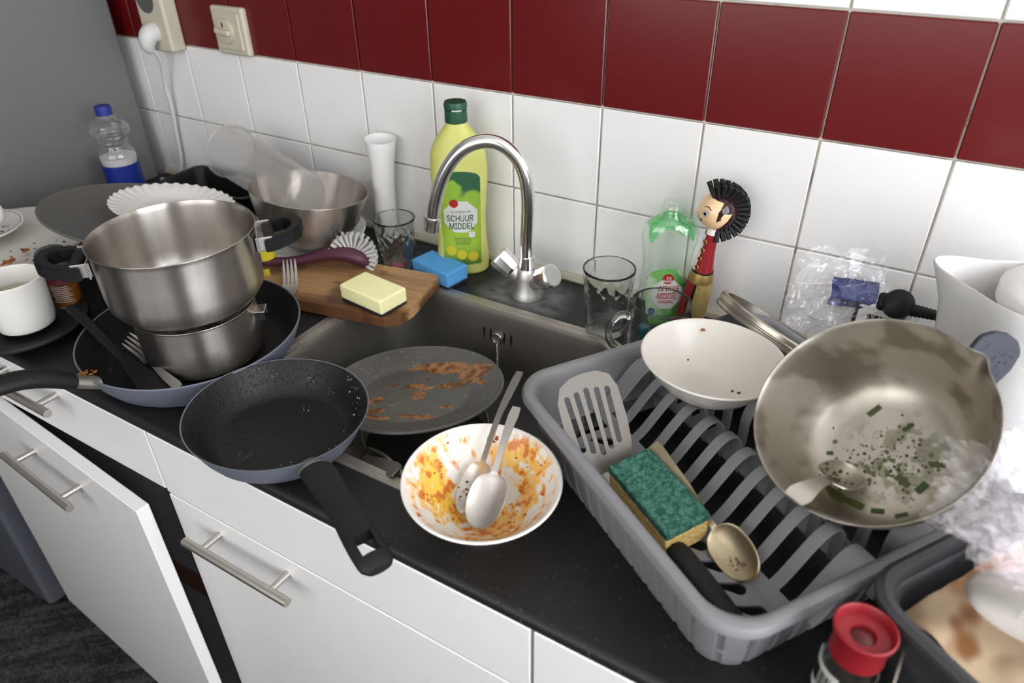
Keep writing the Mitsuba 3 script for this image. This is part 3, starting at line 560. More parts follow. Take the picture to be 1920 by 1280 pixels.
t = thing('white_tube', 'white flared tube leaning against the wall beside the green-capped bottle', 'tube')
WT = axis_frame((-.106, -.030, .0), (-.092, -.036, .192), (0, -1, 0)) @ Ry(90)
part(t, 'body', lathe([(.0175, 0), (.019, 0), (.0195, .10), (.0215, .15), (.0262, .186), (.0268, .1925), (.0255, .1925), (.020, .15), (.018, .10), (.0175, 0)], 56), 'm_white_plastic', WT, smooth=50)

# ---------------------------------------------------------------- chopping board and what lies on it
def f_wood(p, n, uv):
    u = p.x * .978 + p.y * .208; v = p.y * .978 - p.x * .208
    ring = noise(v * 26 + .9 * fbm(u * 7, v * 10), u * 2.2, p.z * 30)
    g = fbm(u * 22, v * 420, p.z * 300)
    base = mix((.17, .070, .026), (.66, .38, .17), smoothstep(.38, .80, .78 * ring + .30 * g))
    return mix(base, (.085, .035, .02), smoothstep(.60, .72, fbm(u * 16, v * 26, 5.0)) * .6)
mat('m_wood', rp(proc(f_wood), .28))
t = thing('chopping_board', 'brown wooden chopping board lying over the left edge of the sink', 'chopping board')
bp = Polygon([(-.235, -.072), (.125, -.072), (.146, -.058), (.152, -.03), (.150, .068), (.143, .076), (-.235, .076)]).buffer(-.006).buffer(.006)
put(t, ext(bp, .0185, .0025), 'm_wood', on(-.045, -.232, .0035, spin=10.5), smooth=30)
def sponge_box(sx, sy, sz, c, seg, pits, seed):
    """foam block with uneven faces and pits"""
    m = tm(mf(rbox(sx, sy, sz, c, 8)).refine_to_length(seg)); n = m.vertex_normals.copy(); v = m.vertices
    w = meshkit.noise(v * 900, seed); d = -(np.clip(meshkit.noise(v * 260, seed + 1) - .62, 0, 1) * 3) * pits - (w - .5) * .0003
    m.vertices = v + n * d[:, None]; return m
mat('m_foam_yellow', bump(df(proc(lambda p, n, uv: mix((.76, .75, .36), (.86, .85, .52), noise(p.x * 700, p.y * 700, p.z * 700)))), lambda p, n, uv: noise(p.x * 1500, p.y * 1500, p.z * 1500), .00004))
mat('m_foam_blue', bump(df(proc(lambda p, n, uv: mix((.06, .25, .55), (.12, .36, .68), noise(p.x * 800, p.y * 800, p.z * 800)))), lambda p, n, uv: noise(p.x * 1600, p.y * 1600, p.z * 1600), .00004))
mat('m_foam_gold', bump(df(proc(lambda p, n, uv: mix((.46, .27, .07), (.78, .60, .26), noise(p.x * 350, p.y * 350, p.z * 350)))), lambda p, n, uv: noise(p.x * 1100, p.y * 1100, p.z * 1100), .0001))
mat('m_scour_green', bump(df(proc(lambda p, n, uv: mix((.022, .075, .056), (.075, .20, .155), smoothstep(.25, .8, .6 * noise(p.x * 900, p.y * 900, p.z * 900) + .4 * noise(p.x * 260, p.y * 260))))), lambda p, n, uv: noise(p.x * 1400, p.y * 1400, p.z * 1400), .00015))
def pose3(c, e1, e2):
    """frame with x along e1 and z along e1 x e2"""
    x = np.array(e1, float); x /= np.linalg.norm(x); z = np.cross(x, e2); z /= np.linalg.norm(z); m = np.eye(4); m[:3, 0] = x; m[:3, 1] = np.cross(z, x); m[:3, 2] = z; m[:3, 3] = np.array(c) + [0, 0, TOP]; return m
t = thing('sponge', 'pale yellow sponge with a dark scouring side, lying on the wooden board', 'sponge')
YM = pose3((.0515, -.2535, .0225), (.0893, -.0105, 0), (.005, .0545, 0))
part(t, 'foam', sponge_box(.0895, .054, .0235, .0025, .004, .0, 3), 'm_foam_yellow', YM @ Tr(0, 0, .0165), smooth=50)
part(t, 'scourer', rbox(.0880, .0535, .0050, .0015, 8), 'm_scour_dark', YM @ Tr(0, 0, .0027), label='dark scouring layer')
t = thing('sponge', 'blue sponge with a dark scouring side, on the worktop behind the sink', 'sponge')
BMx = pose3((.0705, -.1085, .0), (.0825, -.0155, 0), (.004, .05, 0))
part(t, 'foam', sponge_box(.085, .048, .0255, .0025, .004, .0, 5), 'm_foam_blue', BMx @ Tr(0, 0, .0185), smooth=50)
part(t, 'scourer', bumpy(tm(mf(rbox(.085, .048, .006, .0016, 8)).refine_to_length(.002)), .0012, 700, 2), 'm_scour_dark', BMx @ Tr(0, 0, .0038), label='dark scouring layer')
t = thing('dish_brush', 'purple dish brush with white bristles, lying across the wooden board', 'brush')
pts = [0, 0, TOP] + spl([(-.215, -.290, .040), (-.165, -.262, .040), (-.120, -.232, .042), (-.088, -.208, .049), (-.064, -.192, .050), (-.045, -.180, .044), (-.034, -.172, .030)], 44)
part(t, 'handle', tube(pts, pl([0, 3, 18, 26, 34, 40, 43], [.0065, .0085, .0090, .0105, .0150, .0165, .0125])(np.arange(44)), 18, up=(-.3, -.2, 1), flat=.8), 'm_purple')
bc = np.array([-.055, -.178, .040]); ax1 = np.array([.62, .42, .05]); ax1 /= np.linalg.norm(ax1); ax2 = np.array([-.10, .12, 1.0]); ax2 -= ax1 * (ax1 @ ax2); ax2 /= np.linalg.norm(ax2); ax3 = np.cross(ax1, ax2); tf = []
for k, a in enumerate(np.linspace(-38, 150, 15)):
    for w in (-1, 0, 1):
        d = ax1 * math.cos(math.radians(a)) + ax2 * math.sin(math.radians(a)); s = bc + d * .012 + ax3 * w * .007; e = s + (d + ax3 * w * .18 + rng.normal(0, .02, 3)) * (.027 + .002 * rng.random())
        tf.append(tube([s + [0, 0, TOP], e + [0, 0, TOP]], [.0021, .0030], 7))
for m in tf: part(t, 'bristle', m, 'm_bristle', smooth=False)
# the fork that stands out over the pan's rim
fork('steel fork resting on the wooden board beside the big pan, tines up', axis_frame((-.035, -.352, -.002), (-.118, -.256, .052), (.45, -.55, .7)), 'm_cutlery', L=.135)

# ---------------------------------------------------------------- glasses
def tumbler(t, R, r, h, M, m, th=.0022, base=.011, wave=.0008, nw=13, rows=9, z0=.25):
    """drinking glass with a heavy base and a dented pattern outside"""
    n, N = 96, 46; a = np.arange(n) * 2 * PI / n; zo = np.linspace(0, h, N); rings = []
    def ring(rr, z, w=0.0):
        q = w * np.cos(nw * a + (PI * np.floor(z / h * rows))) * abs(math.sin(PI * ((z / h * rows) % 1))); return np.c_[(rr + q) * np.cos(a), (rr + q) * np.sin(a), np.full(n, z)]
    ro = lambda z: r + (R - r) * z / h
    rings += [ring(r * .2, 0), ring(r * .90, 0), ring(r * .98, .0015)]
    for z in zo[1:]: rings.append(ring(ro(z), z, wave if z < h * .80 else 0))
    rings.append(ring(R - th * .5, h + th * .35))
    for z in np.linspace(h, base + .004, 22): rings.append(ring(ro(z) - th, z, 0))
    rings += [ring(ro(base) * .85 - th, base), ring(r * .2, base)]
    return part(t, 'body', loft(rings), m, M, smooth=60)
t = thing('tumbler', 'patterned drinking glass with a pink drop left in it, beside the wooden board', 'glass')
G1 = on(-.007, -.121, .0); tumbler(t, .0345, .0265, .098, G1, 'm_glass', wave=.0007, nw=11, rows=8)
part(t, 'pink_drop', lathe([(0, .0116), (.012, .0116), (.009, .013), (0, .0135)], 24), 'm_food_pink', G1, label='pink drop'); mat('m_food_pink', rp((.35, .04, .09), .15))
t = thing('tumbler', 'clear empty drinking glass with a dented pattern, at the right end of the sink', 'glass')
G2 = on(.378, -.118, .0); tumbler(t, .0375, .0285, .104, G2, 'm_glass', wave=.00045, nw=12, rows=10)
t = thing('glass_mug', 'clear glass mug with a round handle, in front of the green soap bottle', 'mug')
GMm = on(.472, -.158, .0)
part(t, 'body', lathe(shell([(0, .006), (.030, .006), (.0355, .010), (.0375, .02), (.0376, .05), (.0372, .086), (.0368, .0945)], .0038, 5), 84), 'm_glass', GMm, smooth=50)
part(t, 'handle', tube(spl([(.0408, 0, .074), (.052, 0, .078), (.064, 0, .068), (.068, 0, .050), (.063, 0, .032), (.052, 0, .022), (.0408, 0, .022)], 34), .0046, 16, up=(0, 1, 0), flat=1.35), 'm_glass', GMm @ Rz(212), smooth=50)
t = thing('bottle_stopper', 'small teal plastic stopper standing in the glass mug', 'stopper')
part(t, 'body', lathe([(0, 0), (.009, 0), (.011, .003), (.0095, .018), (.0065, .026), (.0062, .030), (.0085, .033), (.0095, .040), (.0075, .046), (0, .047)], 32), 'm_teal', on(.452, -.158, .0075)); mat('m_teal', rp((.012, .085, .095), .15))

# ---------------------------------------------------------------- bottles by the wall
def flat_bottle(wf, df, zs, n=72, p=2.4):
    a = np.arange(n) * 2 * PI / n; c, s = np.cos(a), np.sin(a); x = np.sign(c) * np.abs(c) ** (2 / p); y = np.sign(s) * np.abs(s) ** (2 / p)
    return [np.c_[wf(z) * x, df(z) * y, np.full(n, z)] for z in zs]
def wrap_flat(m2, wf, df, off=0.0, p=2.4):
    """flat artwork (x across, y up, z out) laid on the front (-y side) of a flat bottle"""
    v = m2.vertices; w, d = wf(v[:, 1]), df(v[:, 1]); q = np.clip(np.abs(v[:, 0]) / w, 0, .995)
    return trimesh.Trimesh(np.c_[v[:, 0], -d * (1 - q ** p) ** (1 / p) - .0004 - off - v[:, 2], v[:, 1]], m2.faces, process=False)
def art(poly, z=0.0, fine=.004):
    """a thin flat shape with enough points to follow a curved bottle"""
    m = trimesh.creation.extrude_polygon(poly, .0002, engine='earcut'); m = tm(mf(m).refine_to_length(fine)); m.apply_translation([0, 0, z]); return m
def words(s, h, x, y, z=0.0, bold=True, shear=0.0, width=None):
    m = meshkit.text_mesh(s, h, .0002, bold)
    if width: m.apply_transform(Sc(width / m.extents[0], 1, 1))
    m.apply_translation([x - (m.bounds[0][0] + m.bounds[1][0]) / 2, y, z]); m.vertices[:, 0] += shear * (m.vertices[:, 1] - y); return m
def polyn(n, r, x, y, ph=0.0, sx=1.0): return Polygon([(x + sx * r * math.cos(ph + 2 * PI * k / n), y + r * math.sin(ph + 2 * PI * k / n)) for k in range(n)])
t = thing('scouring_cream_bottle', 'pale yellow scouring cream bottle with a green cap and label, behind the tap', 'bottle')
GB = on(.083, -.056, .0, spin=33)
gw = pl([0, .004, .02, .05, .09, .13, .17, .20, .222, .240, .250, .256], [.040, .043, .0435, .0415, .0400, .0425, .0455, .0440, .0360, .0235, .0165, .0150])
gd = pl([0, .004, .02, .09, .17, .20, .222, .240, .250, .256], [.026, .0285, .029, .027, .0285, .0275, .024, .0185, .0160, .0150])
part(t, 'body', loft(flat_bottle(gw, gd, np.r_[0, .002, np.linspace(.004, .256, 60)])), 'm_gelyellow', GB, smooth=50)
part(t, 'cap', lathe([(0, .252), (.0172, .252), (.0176, .254), (.0172, .270), (.0172, .2705), (.0160, .2712), (.0160, .2722), (.0178, .273), (.0180, .279), (.0165, .2825), (.008, .284), (0, .284)], 48), 'm_darkgreen', GB, label='dark green flip cap')
part(t, 'cap_gap', wrap_cyl(patch(.016, .0024), .0166, .2703, -82), 'm_white_soft', GB, label='white gap under the flip cap')
lab = Polygon([(-.031, .02), (.031, .02), *[(x, .170 + .012 * math.sqrt(max(0, 1 - (x / .0335) ** 2))) for x in np.linspace(.0335, -.0335, 17)]])
def f_gel(p, n, uv):
    z = p.z - .9; s = (p.x - .083) * .839 + (p.y + .056) * .545
    g = mix((.035, .16, .035), (.34, .55, .04), smoothstep(.02, .075, z + .35 * dr.abs(s) + .012 * noise(s * 60, z * 40)))
    lime = smoothstep(.020, .014, dr.sqrt(dr.square(s + .012) + dr.square((z - .150) * .9)) + .006 * noise(s * 120, z * 120)) + smoothstep(.018, .012, dr.sqrt(dr.square(s - .020) + dr.square(z - .135)))
    g = mix(g, (.02, .12, .05), smoothstep(.128, .158, z + .25 * s))
    return mix(g, (.30, .52, .05), dr.clip(lime, 0, 1))
mat('m_gel_label', rp(proc(f_gel), .25))
G = lambda name, m2, mm, off=0.0, lb=None: part(t, name, wrap_flat(m2, gw, gd, off), mm, GB, smooth=False, label=lb)
G('label', art(lab), 'm_gel_label', .0, 'green and lime printed label'); G('emblem', art(polyn(8, .0292, 0, .1055, PI / 8, 1.0)), 'm_printwhite', .0003, 'white panel')
G('seal', art(polyn(8, .0075, -.010, .129)), 'm_printred', .0006, 'small red seal'); G('lettering', words('VLOEIBAAR', .0042, 0, .1125), 'm_printgrey', .0006, 'pale lettering')
G('lettering', words('SCHUUR', .0105, -.001, .098, width=.043), 'm_darkgreen', .0006, 'green lettering'); G('lettering', words('MIDDEL', .0105, .001, .0845, width=.040), 'm_darkgreen', .0006, 'green lettering')
for k, (s, y) in enumerate((('KRASVRIJ EN', .066), ('NATUURLIJK', .0615), ('REINIGEND', .057))): G('lettering', words(s, .0030, .002, y, bold=False), 'm_darkgreen', .0004, 'small print')
for x, y in ((-.018, .046), (-.001, .039), (.018, .035)): G('badge', art(Point(x, y).buffer(.0085)), 'm_yellow', .0004, 'yellow round badge')
G('white_mark', art(sbox(.012, .069, .022, .079)), 'm_printwhite', .0004, 'small white square')

t = thing('dish_soap_bottle', 'empty clear dish soap bottle without a cap, green soap round its shoulders', 'bottle')
AB = on(.436, -.044, .0, spin=27)
aw = pl([0, .004, .02, .06, .09, .115, .135, .150, .160, .166, .171], [.037, .0400, .0400, .0365, .0340, .0365, .0395, .0375, .0300, .0190, .0142])
ad = pl([0, .004, .02, .09, .135, .150, .160, .166, .171], [.023, .0255, .026, .023, .0250, .0240, .021, .0170, .0142])
zs = np.r_[0, .002, np.linspace(.004, .171, 60)]
rings = flat_bottle(aw, ad, zs); nr = lambda r, z: np.c_[r * np.cos(np.arange(72) * 2 * PI / 72), r * np.sin(np.arange(72) * 2 * PI / 72), np.full(72, z)]
rings += [nr(.0138, .173), nr(.0152, .1735), nr(.0152, .1755), nr(.0136, .1765), nr(.0136, .180), nr(.0148, .1805), nr(.0148, .1825), nr(.0135, .1835), nr(.0133, .1905)]
ab = loft(rings, True, False); ab.vertices[:, 1] += .0012 * (meshkit.fbm(ab.vertices * 45, 3, 4) - .5) * (ab.vertices[:, 2] < .165) * (ab.vertices[:, 2] > .004)
part(t, 'body', ab, 'm_pet_soap', AB, smooth=60)
# soap clinging inside, as an uneven collar with drips
sa = np.arange(96) * 2 * PI / 96; low = .1545 - .022 * np.clip(meshkit.noise(np.c_[np.cos(sa) * 3, np.sin(sa) * 3, sa * 0] + 5, 8) - .35, 0, 1) * 1.7
soap = np.zeros((96, 10, 3))
for k in range(10):
    z = low + (.1685 - low) * k / 9; c, s = np.cos(sa), np.sin(sa); soap[:, k] = np.c_[(aw(z) - .0022) * np.sign(c) * np.abs(c) ** (2 / 2.4), (ad(z) - .0022) * np.sign(s) * np.abs(s) ** (2 / 2.4), z]
sm_ = open_sheet(np.concatenate([soap, soap[:1]], 0)); part(t, 'soap_film', bumpy(sm_, .0012, 300, 9), 'm_soap', AB, smooth=True, label='green soap clinging round the shoulders')
mat('m_soap', {'type': 'principledthin', 'base_color': col((.30, .86, .40)), 'roughness': .1, 'spec_trans': .72, 'diff_trans': 1.1, 'eta': 1.4})
A = lambda name, m2, mm, off=0.0, lb=None: part(t, name, wrap_flat(m2, aw, ad, off), mm, AB, smooth=False, label=lb)
def f_soaplab(p, n, uv):
    z = p.z - .9; s = (p.x - .436) * .891 + (p.y + .044) * .454
    return mix(mix((.045, .26, .05), (.19, .52, .13), smoothstep(.01, .035, s * -.6 + .03)), (.62, .74, .56), smoothstep(.52, .74, fbm(s * 30 + z * 25, z * 22 - s * 20, 2.0)) * .8)
mat('m_soap_label', rp(proc(f_soaplab), .25))
A('label', art(Polygon([(-.027, .012), (-.020, .006), (.022, .006), (.029, .014), (.031, .05), (.029, .075), *[(.027 * math.cos(q), .078 + .018 * math.sin(q)) for q in np.linspace(.1, PI - .1, 13)], (-.030, .07), (-.031, .04)])), 'm_soap_label', 0, 'green printed label')
A('emblem', art(polyn(8, .0245, .001, .0545, PI / 8)), 'm_printwhite', .0003, 'white panel'); A('seal', art(polyn(12, .0082, .001, .0795)), 'm_printred', .0006, 'red seal')
A('lettering', words('1e', .0046, .002, .0795), 'm_printwhite', .0009, 'white lettering'); A('lettering', words('Beste', .0040, .001, .0745), 'm_printwhite', .0009, 'white lettering')
A('lettering', words('AFWAS', .0088, .002, .0595, shear=.2, width=.030), 'm_printred', .0006, 'red lettering'); A('lettering', words('MIDDEL', .0088, .001, .0485, shear=.2, width=.031), 'm_printred', .0006, 'red lettering')
A('lettering', words('ORIGINAL', .0046, .001, .0415, width=.024), 'm_printred', .0006, 'dark red lettering'); A('badge', art(polyn(8, .0062, -.0195, .0265)), 'm_printblue', .0003, 'blue badge')
A('lettering', words('1,5x', .0030, -.0195, .025, bold=False), 'm_printwhite', .0006, 'white lettering')
for k, s in enumerate(('KRACHTIG EN', 'ACTIEF VET')): A('lettering', words(s, .0026, .001, .0185 - .0042 * k, bold=False), 'm_black', .0004, 'small print')

# ---------------------------------------------------------------- doll-shaped dish brush
t = thing('doll_brush', 'dish brush shaped like a doll with black bristle hair, leaning on the wall', 'brush')
d0, d1 = np.array([.482, -.052, .0]), np.array([.500, -.050, .190]); DM = np.eye(4); dz = (d1 - d0) / np.linalg.norm(d1 - d0)
fx = np.array([-.90, -.44, 0]); fx -= dz * (fx @ dz); fx /= np.linalg.norm(fx); DM[:3, 0] = fx; DM[:3, 1] = np.cross(dz, fx); DM[:3, 2] = dz; DM[:3, 3] = d0 + [0, 0, TOP]   # x: where the doll looks
dr_ = pl([0, .01, .04, .075, .11, .14, .165, .172], [.0165, .0185, .0195, .0180, .0128, .0095, .0088, .0088])
def ringcol(nm, z0, z1, mm, a0=0, a1=360, off=0.0, lb=None):
    zq = np.linspace(z0, z1, max(3, int((z1 - z0) / .004))); aq = np.radians(np.linspace(a0, a1, max(6, int((a1 - a0) / 7))))
    return part(t, nm, slab(np.array([[((dr_(z) + off) * math.cos(q), (dr_(z) + off) * math.sin(q), z) for z in zq] for q in aq]), .0005), mm, DM, True, lb)
part(t, 'body', lathe([(0, 0), *[(dr_(z), z) for z in np.linspace(0, .172, 40)], (0, .172)], 48), 'm_red', DM, smooth=50)
mat('m_gold', rc((.52, .38, .13), .22)); mat('m_gold_glitter', bump(rc((.56, .42, .16), .2), lambda p, n, uv: cell_rand(p.x * 900, p.y * 900, p.z * 900), .0012))
ringcol('trousers', .002, .092, 'm_gold_glitter', 68, 190, .0005, 'gold glitter side'); ringcol('waist', .084, .099, 'm_gold', -60, 200, .0008, 'gold waist band')
ringcol('black_edge', .004, .086, 'm_black', 56, 68, .0007, 'black edge'); ringcol('belt', .099, .1015, 'm_black', -70, 200, .0009, 'black line')
ringcol('white_stripe', .1015, .156, 'm_white_plastic', -12, 22, .0006, 'white stripe'); ringcol('black_stripe', .1015, .160, 'm_black', -22, -12, .0006, 'black stripe'); ringcol('collar', .158, .171, 'm_white_plastic', 20, 220, .0006, 'white collar')
for z in (.107, .120, .133, .146):
    b = np.radians(36); r = dr_(z) + .0008; part(t, 'button', tube([(r * math.cos(b) - math.sin(b) * .0032 * math.cos(q), r * math.sin(b) + math.cos(b) * .0032 * math.cos(q), z + .0038 * math.sin(q)) for q in np.linspace(0, 2 * PI, 21)[:-1]], .0008, 6, closed=True), 'm_gold', DM, label='gold ring button')
HR = .0262; HMx = DM @ Tr(0, 0, .1915)
hd = trimesh.creation.icosphere(5, HR); u = hd.vertices / HR
aa = np.degrees(np.arctan2(u[:, 1], u[:, 0])); el = np.degrees(np.arcsin(np.clip(u[:, 2], -1, 1))); ab_ = np.abs(aa)
hair = (ab_ > 88 - 10 * np.cos(np.radians(el * 2.2))) | (el > 58 - .12 * ab_)
ear = (np.abs(ab_ - (98 + .55 * (el + 5))) < 13) & (el > -40) & (el < 14); hair &= ~(ear & (ab_ < 125)); hair |= (ab_ > 78) & (ab_ < 90) & (el > -6) & (el < 20); hair &= ~((ab_ < 86) & (el < -20))
cm = np.where(hair[:, None], [.022, .006, .008], [.72, .50, .29]); mat('m_doll_head', {'type': 'principled', 'base_color': {'type': 'mesh_attribute', 'name': 'vertex_color'}, 'roughness': .15, 'specular': .5})
part(t, 'head', hd, 'm_doll_head', HMx, True, color=cm)
def sph(m2, az, e, off=.0004):
    """flat art (x across, y up) laid on the head at azimuth az and elevation e"""
    v = m2.vertices; A_ = math.radians(az) + v[:, 0] / HR; E_ = math.radians(e) + v[:, 1] / HR; r = HR + off + v[:, 2]
    return trimesh.Trimesh(np.c_[r * np.cos(E_) * np.cos(A_), r * np.cos(E_) * np.sin(A_), r * np.sin(E_)], m2.faces, process=False)
mat('m_eye_ring', rp((.36, .30, .36), .2))
for s in (1, -1):
    part(t, 'eye', sph(art(Point(0, 0).buffer(.0045), 0, .002), 42 * s, 4), 'm_eye_ring', HMx, False, 'lilac ring of the eye'); part(t, 'eye', sph(art(Point(0, 0).buffer(.0036), 0, .002), 42 * s, 4, .0007), 'm_printwhite', HMx, False)
    part(t, 'pupil', sph(art(Point(0, 0).buffer(.0022), 0, .002), 41 * s, 3, .001), 'm_black', HMx, False, 'dark pupil')
    part(t, 'eyebrow', sph(art(LineString([(-.0055, 0), (0, .0018), (.0055, -.0012)]).buffer(.0005), 0, .002), 43 * s, 21), 'm_black', HMx, False)
part(t, 'nose', trimesh.creation.icosphere(2, .0030).apply_transform(Tr(HR + .0002, 0, -.003)), 'm_skin', HMx, True); mat('m_skin', rp((.72, .50, .29), .08))
part(t, 'mouth', sph(art(LineString([(-.010, .0022), (-.005, -.001), (0, -.0018), (.005, -.001), (.010, .0022)]).buffer(.0009), 0, .002), 6, -30), 'm_printred', HMx, False, 'red mouth')
part(t, 'moustache', sph(art(LineString([(-.011, .0030), (-.005, .0008), (0, .0004), (.005, .0008), (.011, .0030)]).buffer(.0005), 0, .002), 6, -27), 'm_black', HMx, False, 'thin moustache')
for k, a in enumerate(np.linspace(62, 262, 17)):
    for w in (-1, 0, 1):
        q = math.radians(a); b = math.radians(w * 17); d = np.array([math.cos(q) * math.cos(b), math.sin(b), math.sin(q) * math.cos(b)])
        e = d + rng.normal(0, .025, 3); part(t, 'bristle', tube([d * (HR - .002), d * HR + e * .0155], [.0026, .0036], 6), 'm_bristle_black', HMx, smooth=False)

# ---------------------------------------------------------------- in the sink
t = thing('steel_pan', 'steel pan standing in the sink under the grey dirty plate', 'pan')
steel_vessel(t, 'body', [(0, .002), (.06, .002), (.080, .006), (.088, .02), (.090, .07)], .0014, on(.205, -.345, -.1605), 'm_steel_in')
t = thing('dirty_grey_plate', 'grey plate with brown sauce smears lying in the sink', 'plate')
DP = on(.2005, -.3535, -.0170, (-.1, .109, .989))
part(t, 'body', lathe(shell([(0, -.0125), (.072, -.0125), (.079, -.0112), (.088, -.008), (.116, .0), (.1200, .0025)], .0045, 5), 130), 'm_dirty_plate', DP)
def blob(x, y, cx, cy, rx, ry, rot=0.0, w=.35, f=130.0, seed=0.0):
    c, s = math.cos(rot), math.sin(rot); a = ((x - cx) * c + (y - cy) * s) / rx; b = ((y - cy) * c - (x - cx) * s) / ry
    return smoothstep(1.0, .78, dr.sqrt(a * a + b * b) + w * (fbm(x * f + seed, y * f, seed) - .5) * 2)
DBL = [(.040, .066, .052, .014, -.12), (.080, .045, .024, .026, -.3), (.052, .020, .026, .011, .15), (-.004, .020, .017, .009, .1), (.014, .012, .014, .006, .3), (.005, -.008, .013, .014, .5), (-.034, .022, .012, .003, .5), (-.058, -.018, .022, .009, .5), (-.062, -.045, .026, .009, .1), (-.048, -.063, .03, .008, -.1), (.008, -.062, .030, .008, -.15), (.045, -.040, .010, .004, 0), (.010, .040, .008, .003, 0), (.09, .018, .012, .006, -1), (-.03, -.03, .004, .002, 0)]
def f_dirty(p, n, uv):
    x, y = p.x - .2005, p.y + .3535
    # the picture's right is world (.86, .51)
    X = x * .859 + y * .512; Y = y * .859 - x * .512
    m = mi.Float(0)
    for k, q in enumerate(DBL): m = dr.maximum(m, blob(X, Y, *q, .40, 75.0, k * 3.1))
    tone = mix((.13, .045, .012), (.36, .17, .06), smoothstep(.3, .7, fbm(x * 120, y * 120, 7.0, 4)))
    specks = smoothstep(.83, .88, noise(x * 330, y * 330)) * .25
    return mix(mix((.105, .102, .096), (.34, .33, .30), specks), tone, m * smoothstep(.0, .3, m))
mat('m_dirty_plate', rp(proc(f_dirty), .12))
sauce = []
q_ = np.random.default_rng(5)
for (cx, cy, rx, ry, ro) in DBL[:6]:
    for k in range(2):
        a = q_.random() * 2 * PI; rr0 = .75 * math.sqrt(q_.random()); X, Y = cx + rr0 * rx * math.cos(a), cy + rr0 * ry * math.sin(a); x, y = X * .859 - Y * .512, X * .512 + Y * .859; r = math.hypot(x, y)
        sauce.append(chunk((.0010 + .0014 * q_.random()), k + int(cx * 1e4), .25).apply_transform(Tr(x, y, float(pl([0, .079, .088, .116, .12], [-.0122, -.011, -.0078, .0003, .003])(r)))))
part(t, 'sauce', cat(sauce), 'm_food_brown', DP, kind='stuff')
t = thing('steel_bowl', 'small steel bowl in the right part of the sink, beside the grey dirty plate', 'bowl')
steel_vessel(t, 'body', [(0, .002), (.03, .002), (.05, .010), (.062, .03), (.067, .055)], .0012, on(.350, -.345, -.158, (-.06, -.05, 1)), 'm_steel_in')
t = thing('serving_spoon', 'steel spoon with a broad handle leaning on the front edge of the sink', 'spoon')
part(t, 'body', spoon_mesh(.20, hw=.0095, tipw=.0105, bl=.065, bw=.022), 'm_cutlery_dull', axis_frame((.305, -.518, .006), (.150, -.462, -.085), (-.2, -.3, 1)), smooth=50)
t = thing('table_knife', 'steel knife lying in the sink behind the broad spoon handle', 'knife')
part(t, 'blade', knife_mesh(.21), 'm_cutlery_dull', axis_frame((.335, -.490, -.022), (.170, -.435, -.105), (-.1, -.5, 1)))
fork('steel fork in the front of the sink, half under the grey dirty plate', axis_frame((.300, -.470, -.050), (.16, -.43, -.13), (0, -.2, 1)), 'm_cutlery_dull', L=.18)
t = thing('steel_rod', 'thin steel rod lying on the edge of the sink beside the sauce bowl', 'rod')
part(t, 'rod', tube(spl([(.318, -.522, TOP + .008), (.270, -.496, TOP - .006), (.215, -.470, TOP - .035)], 16), .0028, 10), 'm_cutlery', smooth=50)

